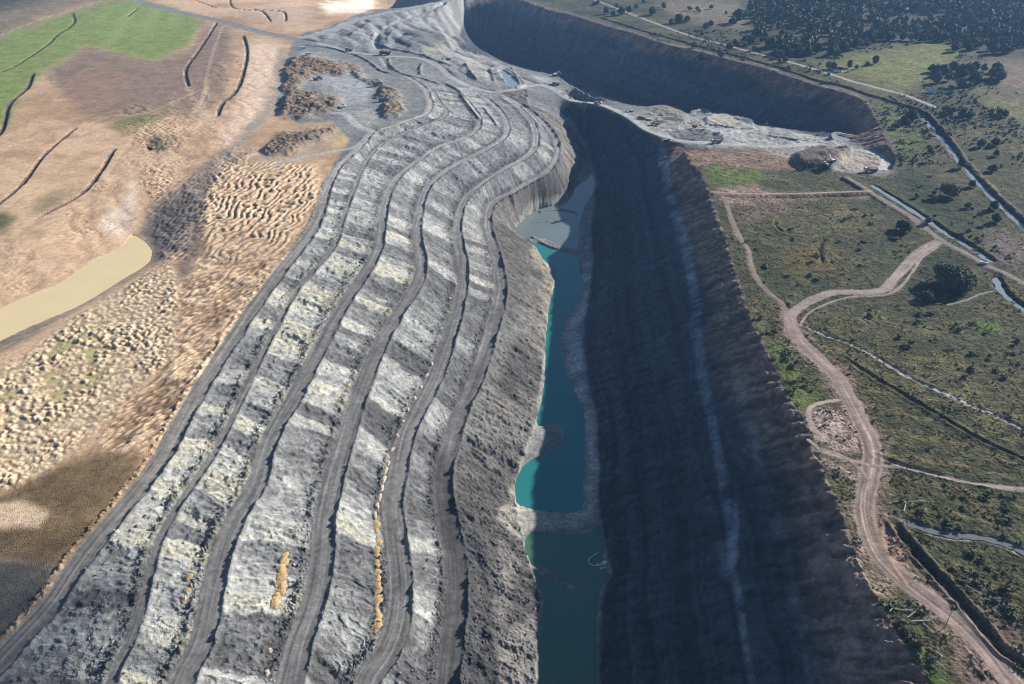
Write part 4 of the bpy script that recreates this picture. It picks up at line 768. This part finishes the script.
# shrubs and tussocks of the scrubland
def shrub_proto(seed, leaf, n=110):
    rs = np.random.RandomState(seed); root = empty('shrub', (0, 0, 0)); t = MB()
    for i in range(4): a = i*1.6+rs.rand(); t.tube((0,0,-.2), (math.cos(a)*.5, math.sin(a)*.5, .9), .05, .02, 4)
    t.build('stem', BARK, root); lob = [(rs.normal()*.45, rs.normal()*.45, .55+.3*rs.rand(), .55, .55, .45) for _ in range(5)]
    co, F = leaves(n, lob, .16, rs); link(bpy.data.objects.new('foliage', flat_mesh('foliage', co, F, leaf)), root); return root
sp_ = [shrub_proto(31, LEAF[0]), shrub_proto(32, LEAF[1]), shrub_proto(33, LEAF[3]), shrub_proto(34, LEAF[0], 150)]; us = [False]*4
areas = (([(722,214),(790,205),(860,205),(925,235),(905,262),(880,286),(830,286),(795,300),(760,270)], 46, 'shrub in the scrub inside the loop of pale dirt roads', 'shrubs inside the road loop'),
         ([(905,190),(930,170),(1015,240),(1010,262),(960,240)], 34, 'shrub in the scrub strip between the two drainage canals', 'shrubs between the canals'),
         ([(805,330),(900,300),(1020,330),(1020,425),(940,388),(860,345)], 40, 'shrub in the open scrub above the pale diagonal ditch', 'shrubs above the pale ditch'),
         ([(900,475),(1020,495),(1020,545),(930,530)], 24, 'shrub between the two lower ditches beside the stream', 'shrubs beside the stream'),
         ([(935,545),(1020,565),(1020,660),(960,590)], 22, 'shrub on the slope below the grey stream', 'shrubs below the stream'),
         ([(745,300),(775,330),(830,395),(800,408),(760,340)], 20, 'shrub on the narrow grass strip along the pit rim', 'shrubs along the pit rim'),
         ([(870,580),(890,600),(940,670),(925,668),(880,605)], 18, 'shrub on the rim beside the wide sandy track', 'shrubs beside the sandy track'))
for poly, n, lb, gr in areas:
    c = 0; p = np.array(poly); 
    while c < n:
        px = rnd.uniform(p[:, 0].min(), p[:, 0].max()); py = rnd.uniform(p[:, 1].min(), p[:, 1].max())
        if not inpoly(poly, px, py): continue
        x, y, z = at(px, py)
        if float(fbm(np.array([x]), np.array([y]), 22, 2, 63)[0]) < rnd.uniform(-.5, .45): continue
        c += 1; k = rnd.randrange(4); o = sp_[k] if not us[k] else copy_tree(sp_[k]); us[k] = True
        s = rnd.uniform(.8, 2.1); o.location = (x, y, z-.1); o.rotation_euler = (0, 0, rnd.random()*6.28); o.scale = (s*1.2, s*1.2, s*.8); tag(o, ('dark', 'olive', 'bright green', 'dense dark')[k]+(' small ' if s < 1.3 else ' large ' if s > 1.75 else ' ')+lb, 'shrub', gr)
kk = np.nonzero((m_right > .8) & (ROADID == 0) & (VY < 760) & (VY > 120) & (g2+.5*g > .1))[0]; kk = rng.choice(kk, 8000)
Cc, Ff, K = [], [], 0
for v in kk:
    s = rng.uniform(.3, .9); co, F = leaves(8, [(0, 0, .35*s, .9*s, .9*s, .4*s)], .34*s, rng); co += np.array([VX[v], VY[v], VZ[v]]); Cc.append(co); Ff.append(F+K); K += len(co)
o = link(bpy.data.objects.new('scrub', flat_mesh('scrub', np.vstack(Cc), np.vstack(Ff), LEAF[1]))); o['kind'] = 'stuff'
kk = np.nonzero((m_right > .8) & (ROADID == 0) & (VY < 1250) & (VY > 640) & (ff+.5*f2 < .1) & (VX > 120) & (COL[:, 0] < .085))[0]; kk = rng.choice(kk, 2600); kk = kk[(wd[kk] < .1)]
Cc, Ff, K = [], [], 0
for v in kk:
    s = rng.uniform(.8, 2.4); co, F = leaves(10, [(0, 0, .5*s, .9*s, .9*s, .6*s)], .36*s, rng); co += np.array([VX[v], VY[v], VZ[v]]); Cc.append(co); Ff.append(F+K); K += len(co)
o = link(bpy.data.objects.new('scrub', flat_mesh('scrub', np.vstack(Cc), np.vstack(Ff), LEAF[0]))); o['kind'] = 'stuff'
# ------------------------------------------------------------------ rubble below the slopes and on the banks
RUB = bpy.data.materials.new('rubble'); RUB.use_nodes = True; t = RUB.node_tree; a_ = t.nodes.new('ShaderNodeAttribute'); a_.attribute_name = 'Col'; t.links.new(a_.outputs['Color'], t.nodes['Principled BSDF'].inputs['Base Color']); t.nodes['Principled BSDF'].inputs['Roughness'].default_value = .95
OCT = np.array([(1,0,0),(0,1,0),(-1,0,0),(0,-1,0),(0,0,1),(0,0,-1)], float); OF = np.array([(0,1,4),(1,2,4),(2,3,4),(3,0,4),(1,0,5),(2,1,5),(3,2,5),(0,3,5)])
def rubble(name, kk, smin, smax, cfun):
    n = len(kk); s = smin+(smax-smin)*rng.rand(n)**2.5; co = OCT[None]*(1+.5*(rng.rand(n, 6, 1)-.5))*np.stack([s*rng.uniform(.7, 1.3, n), s*rng.uniform(.7, 1.3, n), s*.75], 1)[:, None]+rng.normal(size=(n, 6, 3))*s[:, None, None]*.18
    a = rng.rand(n)*6.28; ca, sa = np.cos(a)[:, None], np.sin(a)[:, None]; X = co[..., 0]*ca-co[..., 1]*sa; Y = co[..., 0]*sa+co[..., 1]*ca; co[..., 0] = X; co[..., 1] = Y
    co += np.stack([VX[kk]+rng.normal(size=n)*.3, VY[kk]+rng.normal(size=n)*.3, VZ[kk]+s*.2], 1)[:, None]
    me = mesh_np(name, co.reshape(-1, 3), (OF[None]+6*np.arange(n)[:, None, None]).reshape(-1, 3), RUB, np.repeat(cfun(kk), 6, 0)); me.polygons.foreach_set('use_smooth', np.zeros(n*8, bool)); o = link(bpy.data.objects.new(name, me)); o['kind'] = 'stuff'
dtoe = np.full(NV, 99., f32)
for i in range(1, 6): q = (HS[i] < 0) & (BAND == i); dtoe[q] = HD[i][q]-HW[i]
k1 = np.nonzero((dtoe > .8) & (dtoe < 4.5) & (VY < 620))[0]; k2 = np.nonzero((BAND > 0) & (ROADID == 0) & (VY < 500))[0]; k3 = np.nonzero((BAND == 6) & (ROADID == 0) & (VY < 560))[0]
rubble('rubble', np.r_[rng.choice(k1, 4500), rng.choice(k2, 3000), rng.choice(k3, 900)], .15, .85, lambda k: COL[k]*rng.uniform(.8, 1.5, (len(k), 1)))
# ------------------------------------------------------------------ clay heaps tipped along the haul roads
CLAY = [mat('orange_clay', (.36,.245,.12), .95, 0, .2, 1.2, .12), mat('pale_pink_clay', (.44,.34,.26), .95, 0, .2, 1.2, .12)]
def heap_mesh(name, m, seed, n=14, k=7):
    rs = np.random.RandomState(seed); v = [(0, 0, 1.0)]; f = []
    for j in range(1, k+1):
        r = j/k; 
        for i in range(n): a = 2*math.pi*i/n; b = 1+.2*math.sin(2*a+seed)+.12*math.sin(3*a+2*seed)+.09*rs.normal(); v.append((math.cos(a)*r*b, math.sin(a)*r*b, (1-r*r)*(1+.15*rs.normal())-(.25 if j == k else 0)))
    for i in range(n): f.append((0, 1+i, 1+(i+1) % n))
    for j in range(k-1):
        for i in range(n): a = 1+j*n+i; b = 1+j*n+(i+1) % n; f.append((a, a+n, b+n, b))
    me = bpy.data.meshes.new(name); me.from_pydata(v, [], f); me.polygons.foreach_set('use_smooth', np.ones(len(f), bool)); me.materials.append(m); return me
hp = [[heap_mesh('clay_heap', CLAY[c], 10*c+i) for i in range(3)] for c in range(2)]
def heap(px, py, sx, sy, h, c, label, group):
    x, y, z = at(px, py, -25); o = link(bpy.data.objects.new('clay_heap', hp[c][rnd.randrange(3)])); o.location = (x, y, z-.1); o.scale = (sx, sy, h); o.rotation_euler = (0, 0, rnd.uniform(-.3, .3)); tag(o, label, 'clay heap', group)
for i in range(17): f = i/16; heap(np.interp(f, [0, .4, .7, 1], [375, 378, 377, 375])+rnd.uniform(-1.6, 1.2), lerp(629, 524, f)+rnd.uniform(-2, 2), rnd.uniform(1.1, 1.9), rnd.uniform(1.8, 3.6), rnd.uniform(.4, .9), 0, ('broad' if i % 3 == 0 else 'narrow' if i % 3 == 1 else 'low')+' orange clay heap in the row along the fourth haul road, '+('lower', 'middle', 'upper')[min(2, i//6)]+' end' if i//6 != 1 else 'orange clay heap in the middle of the row along the fourth haul road', 'orange heaps along the fourth haul road')
for i in range(7): f = i/6; heap(lerp(375, 388, f)+rnd.uniform(-1, 1), lerp(515, 462, f), rnd.uniform(1.2, 1.6), rnd.uniform(2.2, 2.8), rnd.uniform(.5, .8), 1, 'pale pinkish clay heap north of the orange row on the fourth haul road', 'pale heaps along the fourth haul road')
for i in range(8): f = i/7; heap(lerp(391, 431, f)+rnd.uniform(-1, 1), np.interp(f, [0, .3, 1], [450, 420, 364]), rnd.uniform(1.2, 1.6), rnd.uniform(1.6, 2.1), rnd.uniform(.5, .8), 1, 'pale clay heap on the bend of the fourth haul road', 'pale heaps on the road bend')
for i in range(9): f = i/8; heap(lerp(275, 284, f)+rnd.uniform(-2.5, 2.5), lerp(602, 558, f), rnd.uniform(1.6, 2.4), rnd.uniform(2.2, 3.6), rnd.uniform(.6, 1.0), 0, ('broad', 'narrow', 'low')[i % 3]+' orange clay heap in the short bank beside the third haul road, '+('lower', 'upper')[i > 4]+' part', 'orange bank by the third haul road')
for i, (px, py, c) in enumerate(((180,612,1),(184,600,0),(186,590,0),(188,577,0),(269,650,1),(266,672,1))): heap(px, py, 1.4, 1.7, .7, c, ('small clay heap on the left edge of the second haul road', 'small pale clay heap left of the third haul road near the bottom')[i > 3], ('small heaps by the second haul road', 'small heaps by the third haul road')[i > 3])
for i, (px, py) in enumerate(((347,385),(355,372),(361,262),(411,267),(449,298),(455,283))): heap(px, py, 1.5, 1.9, .7, i % 2, 'small ochre clay heap at the foot of a spoil slope', 'scattered ochre heaps')
# ------------------------------------------------------------------ machines
YEL = mat('yellow_paint', (.62,.38,.05), .5, 0, .15); WHT = mat('white_paint', (.72,.72,.70), .5, 0, .1); DKM = mat('dark_steel', (.06,.06,.065), .6, .3, .2); TYR = mat('tyre_rubber', (.025,.025,.025), .9); GLS = mat('cab_glass', (.03,.04,.05), .1); GRYM = mat('grey_steel', (.22,.23,.25), .55, .3, .2)
def wheel(parent, x, y, r=.8, w_=.6):
    a = MB(); a.tube((x, y-w_/2, r), (x, y+w_/2, r), r, r, 14); tq = a.build('wheel', TYR, parent); b = MB(); b.tube((x, y-w_/2-.03, r), (x, y+w_/2+.03, r), r*.5, r*.5, 10); b.build('rim', GRYM, tq)
def truck_proto(cab, bed):
    r = empty('dump_truck', (0, 0, 0)); MB().box((0,0,1.15), (9.2,1.5,.5)).box((3.9,0,1.3), (1.6,2.6,.7)).build('chassis', DKM, r)
    cb = MB().prism([(3.0,1.5),(4.9,1.5),(4.9,2.5),(4.4,3.5),(3.0,3.6)], -1.35, 1.35).build('cab', cab, r); MB().prism([(4.92,2.45),(4.95,2.5),(4.46,3.42),(4.42,3.4)], -1.2, 1.2).build('windscreen', GLS, cb); MB().box((3.7,0,2.9), (.9,2.76,.7)).build('side_window', GLS, cb)
    MB().prism([(-4.8,1.7),(2.6,1.5),(2.8,3.3),(3.6,3.9),(2.6,3.4),(-4.9,3.1),(-5.2,2.3)], -1.5, -1.3).prism([(-4.8,1.7),(2.6,1.5),(2.8,3.3),(3.6,3.9),(2.6,3.4),(-4.9,3.1),(-5.2,2.3)], 1.3, 1.5).prism([(-5.0,1.9),(2.6,1.5),(2.6,1.75),(-5.0,2.15)], -1.3, 1.3).prism([(2.5,1.6),(2.75,1.6),(2.85,3.6),(2.6,3.6)], -1.3, 1.3).build('tipper_bed', bed, r)
    MB().box((-1.2,0,2.5), (7,2.4,1.0), .7).build('load', CLAY[1], r)
    for x in (3.3, -1.6, -3.5):
        for y in (-1.35, 1.35): wheel(r, x, y)
    for y in (-.9, .9): MB().box((4.93,y,1.75), (.1,.35,.25)).build('headlight', WHT, r)
    return r
def digger_proto(paint):
    r = empty('excavator', (0, 0, 0))
    for y in (-1.3, 1.3): MB().prism([(-2.4,.45),(-1.9,0),(1.9,0),(2.4,.45),(1.9,1.0),(-1.9,1.0)], y-.35, y+.35).build('track', DKM, r)
    MB().box((0,0,1.15), (1.6,1.9,.5)).build('undercarriage', DKM, r); bd = MB().box((-.5,0,2.0), (4.0,2.7,1.2), .93).build('body', paint, r); MB().box((-2.5,0,1.95), (.7,2.7,1.3), .9).build('counterweight', DKM, bd)
    cb = MB().prism([(.4,1.5),(2.0,1.5),(2.0,2.4),(1.6,3.2),(.4,3.3)], .35, 1.4).build('cab', paint, r); MB().prism([(2.02,2.0),(2.06,2.4),(1.68,3.1),(1.62,3.1)], .45, 1.3).build('window', GLS, cb)
    MB().prism([(1.2,1.7),(1.8,1.6),(4.6,4.7),(4.3,5.2),(3.4,4.6)], -.75, -.25).build('boom', paint, r); MB().prism([(4.1,5.0),(4.7,5.1),(6.6,2.0),(6.3,1.8)], -.7, -.3).build('stick', paint, r); MB().prism([(6.0,1.9),(6.9,2.1),(7.0,1.1),(6.4,.5),(5.7,.6),(6.2,1.2)], -1.1, .1).build('bucket', DKM, r); return r
tp = [truck_proto(WHT, GRYM), truck_proto(YEL, DKM)]; dp = [digger_proto(YEL), digger_proto(WHT)]; um = {}
def machine(kind, k, px, py, rz, label, s=1.0):
    p = (tp if kind == 't' else dp)[k]; o = p if (kind, k) not in um else copy_tree(p); um[(kind, k)] = 1
    o.location = at(px, py, -8); o.rotation_euler = (0, 0, R_(rz)); o.scale = (s, s, s); tag(o, label, 'dump truck' if kind == 't' else 'excavator', 'dump trucks at work in the mine' if kind == 't' else 'excavators at work in the mine')
machine('t', 0, 870, 172, 180, 'white cabbed dump truck parked in the turning circle at pit corner', 1.1)
machine('t', 0, 716, 143, 185, 'dump truck driving on the pale road beside the dark hollow'); machine('t', 1, 665, 142.5, 210, 'dump truck at the tip of the bench above the pit head wall')
machine('d', 0, 695, 127, 30, 'yellow excavator working at the edge of the dark hollow'); machine('d', 1, 631, 112, 200, 'white excavator on the haul road bend above the head wall', .9)
machine('t', 0, 655, 125, 170, 'white dump truck on the pale bench right of the haul road bend', .9); machine('t', 1, 641, 119, 150, 'yellow dump truck just below the white excavator on the bend', .8)
machine('t', 1, 591, 98, 160, 'dump truck on the ridge road above the pit head, nearest the far wall', .9); machine('t', 0, 598, 104, -20, 'dump truck on the road edge right above the shadowed head wall', .9)
machine('d', 1, 555, 76, 20, 'white excavator on the tip of the ridge against the far wall', 1.2); machine('t', 0, 556, 85, 150, 'white dump truck just below the excavator on the ridge tip')
machine('d', 1, 832, 162, 120, 'white excavator beside the dark earth heap at pit corner'); machine('t', 0, 826, 166, 100, 'dump truck parked by the dark earth heap at pit corner', .8); machine('d', 0, 767, 125, 90, 'excavator on the lit floor at the foot of the far wall', .9)
machine('t', 0, 349, 51, 160, 'white dump truck at the bend of the main mine road', 1.1); machine('t', 1, 385, 55, 178, 'dark haul truck on the main road below the curved spoil ridge', 1.5)
machine('t', 0, 378, 85, 10, 'white dump truck between the brown heaps and the loop road', 1.1); machine('t', 0, 384, 101, 15, 'white dump truck between the two small brown heaps', 1.1); machine('t', 0, 318, 80, 30, 'dump truck on the pale yard ringed by brown heaps', 1.1)
machine('d', 0, 448, 60, 200, 'excavator at the foot of the dark spoil mound near the far wall', 1.2); machine('t', 0, 342, 108, 60, 'dump truck at the lower exit of the pale yard', .9)
# ------------------------------------------------------------------ houses
ROOF = mat('dark_roof_tiles', (.075,.08,.095), .8, 0, .2); TIN = mat('pale_tin_roof', (.55,.60,.66), .4, .2, .1); WALLM = mat('white_render', (.78,.77,.74), .9, 0, .05); WIN = mat('window_glass', (.04,.05,.06), .15); DOOR = mat('door_wood', (.16,.09,.05), .7)
def house(px, py, rz, L, D, h, roof, label):
    x, y, z = at(px, py); r = empty('house', (x, y, z), R_(rz)); w_ = MB(); w_.prism([(-D/2,-.4),(D/2,-.4),(D/2,h),(0,h+D*.28),(-D/2,h)], -L/2, L/2); w_.build('wall', WALLM, r)
    rf = MB()
    for s in (-1, 1): rf.prism([(0,h+D*.28+.05),(s*(D/2+.5),h-.2),(s*(D/2+.5),h-.02),(0,h+D*.28+.25)], -L/2-.5, L/2+.5)
    rf = rf.build('roof', roof, r); MB().box((D*.2,L*.25,h+D*.28), (.6,.6,1.4)).build('chimney', WALLM, rf)
    for s in (-1, 1):
        for yy in (-L*.28, L*.28):
            f = MB().box((s*(D/2+.03),yy,h*.55), (.08,1.3,1.1)).build('window', WALLM, r); MB().box((s*(D/2+.06),yy,h*.55), (.06,1.1,.9)).build('pane', WIN, f)
    MB().box((-D/2-.03,0,1.0), (.08,1.0,2.0)).build('door', DOOR, r); tag(r, label, 'house'); return r
house(838, 71.5, 65, 9, 6.5, 3.2, ROOF, 'lone white house with dark roof beside the pale road'); house(829, 75, 60, 4.5, 3.5, 2.4, TIN, 'small pale shed in front of the lone white house'); house(848, 72, 20, 3, 2.5, 2.2, TIN, 'tiny white outbuilding right of the lone white house')
house(931, 93, 70, 8, 6, 2.8, TIN, 'white house with pale roof, left one of the pair'); house(947, 93, 65, 9.5, 6.5, 3.0, ROOF, 'white house with dark roof, right one of the pair')
def cabin(px, py, rz, label):
    r = empty('site_cabin', at(px, py), R_(rz)); b = MB().box((0,0,1.5), (7,3,2.8)).build('body', WHT, r); MB().box((0,0,3.0), (7.3,3.3,.2)).build('roof', TIN, r)
    for xx in (-2, 2): MB().box((xx,-1.53,1.8), (1.2,.08,.9)).build('window', WIN, b)
    MB().box((0,-1.53,1.2), (.9,.08,2)).build('door', GRYM, r); tag(r, label, 'site cabin', 'site cabins'); return r
cabin(308, 55, 20, 'white site cabin at the top corner of the brown heaps'); cabin(303, 49, 25, 'white site cabin beside the main road junction')
# ------------------------------------------------------------------ floating pump on the lower pond, culvert head, dead timber
fp = empty('floating_pump', (*U(604, 565, WZ), WZ), .4); 
for yy in (-1.3, 1.3): q = MB(); q.tube((-3,yy,.1), (3,yy,.1), .55, .55, 10); q.build('pontoon', WHT, fp)
MB().box((0,0,.75), (5,3,.18)).build('deck', GRYM, fp); MB().box((.4,0,1.4), (2,1.2,1.1), .9).build('pump_housing', WHT, fp)
q = MB(); pts = [(-1,0,1.2),(-3.2,.3,.6),(-5,1.5,.25),(-6,3.5,.25),(-5.2,5.6,.25),(-3,6.6,.3),(1,7.4,.6)]
for a, b in zip(pts[:-1], pts[1:]): q.tube(a, b, .22, .22, 7)
q.build('hose', WHT, fp); tag(fp, 'white floating pump with curved hose on the dark lower pond', 'pump')
cv = empty('culvert_head', at(984, 264), R_(-30)); MB().box((0,0,.6), (4,.5,1.6)).build('headwall', WHT, cv); MB().box((-1.8,.9,.5), (.4,1.8,1.4)).build('wing_wall', WHT, cv); MB().box((1.8,.9,.5), (.4,1.8,1.4)).build('wing_wall', WHT, cv); tag(cv, 'pale concrete culvert head where the canal meets the dirt road', 'culvert')
def dead_tree(px, py, L, rz, seed, label, group=None):
    rs = np.random.RandomState(seed); r = empty('dead_tree', at(px, py), R_(rz)); q = MB(); q.tube((-L*.4,0,.35), (L*.2,.1*L*.3,.5), .045*L*.8, .03*L*.8, 7); q.tube((L*.2,.03*L,.5), (L*.6,.12*L,.5), .024*L, .012*L, 6); q.build('trunk', DEADWOOD, r)
    for i in range(7): t_ = rs.uniform(-.1, .5)*L; a = rs.uniform(-1.2, 1.2); l = L*rs.uniform(.2, .5); b = MB(); b.tube((t_,.03*L,.5), (t_+math.cos(a)*l, .03*L+math.sin(a)*l, rs.uniform(.4, 1.6)), .012*L, .004*L, 5); b.build('branch', DEADWOOD, r)
    tag(r, label, 'dead tree', group)
dead_tree(905, 508, 6.5, 55, 1, 'bleached fallen tree lying in the scrub beside the sandy track'); dead_tree(918, 502, 5, 0, 2, 'grey fallen log just right of the bleached fallen tree'); dead_tree(893, 503, 4, 5, 3, 'small bleached branch left of the bleached fallen tree')
for i, (px, py) in enumerate(((884,607),(893,609),(902,611),(911,616),(919,622),(927,628),(934,652),(938,664))): dead_tree(px, py, rnd.uniform(4, 6.5), rnd.uniform(-80, 60), 20+i, 'bleached dead tree in the tangle on the pit rim by the sandy track', 'dead timber on the pit rim')
for i, (px, py) in enumerate(((964,578),(972,590),(985,600),(995,612))): dead_tree(px, py, rnd.uniform(3, 5), rnd.uniform(-80, -20), 40+i, 'grey dead tree lying on the slope right of the sandy track', 'dead timber right of the track')
dead_tree(848, 560, 3.5, 40, 60, 'pale dead branch hanging on the pit wall below the track'); dead_tree(766, 254, 3, 30, 61, 'small bleached fallen tree in the scrub beside the narrow track')
print('things', time.time()-T0)
# ------------------------------------------------------------------ haze: the air over the mine
def box_mesh(name, x0, x1, y0, y1, z0, z1):
    co = np.array([(x, y, z) for z in (z0, z1) for y in (y0, y1) for x in (x0, x1)]); F = np.array([(0,2,3,1),(4,5,7,6),(0,1,5,4),(2,6,7,3),(0,4,6,2),(1,3,7,5)])
    me = bpy.data.meshes.new(name); me.from_pydata(co.tolist(), [], F.tolist()); return me
hm = bpy.data.materials.new('haze_air'); hm.use_nodes = True; ht = hm.node_tree; ht.nodes.remove(ht.nodes['Principled BSDF'])
pv = ht.nodes.new('ShaderNodeVolumePrincipled'); pv.inputs['Color'].default_value = (.30,.56,1.0,1); pv.inputs['Density'].default_value = .00008; pv.inputs['Anisotropy'].default_value = .1
ht.links.new(pv.outputs[0], ht.nodes['Material Output'].inputs['Volume'])
hb = box_mesh('haze', -8000, 8000, -2000, 8000, -80, 235); hb.materials.append(hm); ho = link(bpy.data.objects.new('haze', hb)); ho['kind'] = 'stuff'
# a small cloud added high above, outside the view, to shade the near left corner
CLD = mat('shade_cloud_white', (.85,.85,.86), 1.0); tgt = Vector((-178, 146, -5)); cpos = tgt+sdir*(2300/sdir.z)
bm = bmesh.new(); rs = np.random.RandomState(3)
for i in range(16):
    a = rs.rand()*6.28; r_ = 42*math.sqrt(rs.rand()); mtx = Matrix.Translation((math.cos(a)*r_, math.sin(a)*r_*1.2, rs.rand()*25)) @ Matrix.Diagonal((rs.uniform(14, 26), rs.uniform(14, 26), rs.uniform(10, 18), 1))
    bmesh.ops.create_icosphere(bm, subdivisions=3, radius=1, matrix=mtx)
me = bpy.data.meshes.new('shade_cloud'); bm.to_mesh(me); bm.free(); me.polygons.foreach_set('use_smooth', np.ones(len(me.polygons), bool)); me.materials.append(CLD); o = link(bpy.data.objects.new('shade_cloud', me)); o.location = cpos; o['kind'] = 'structure'
print('done', time.time()-T0)
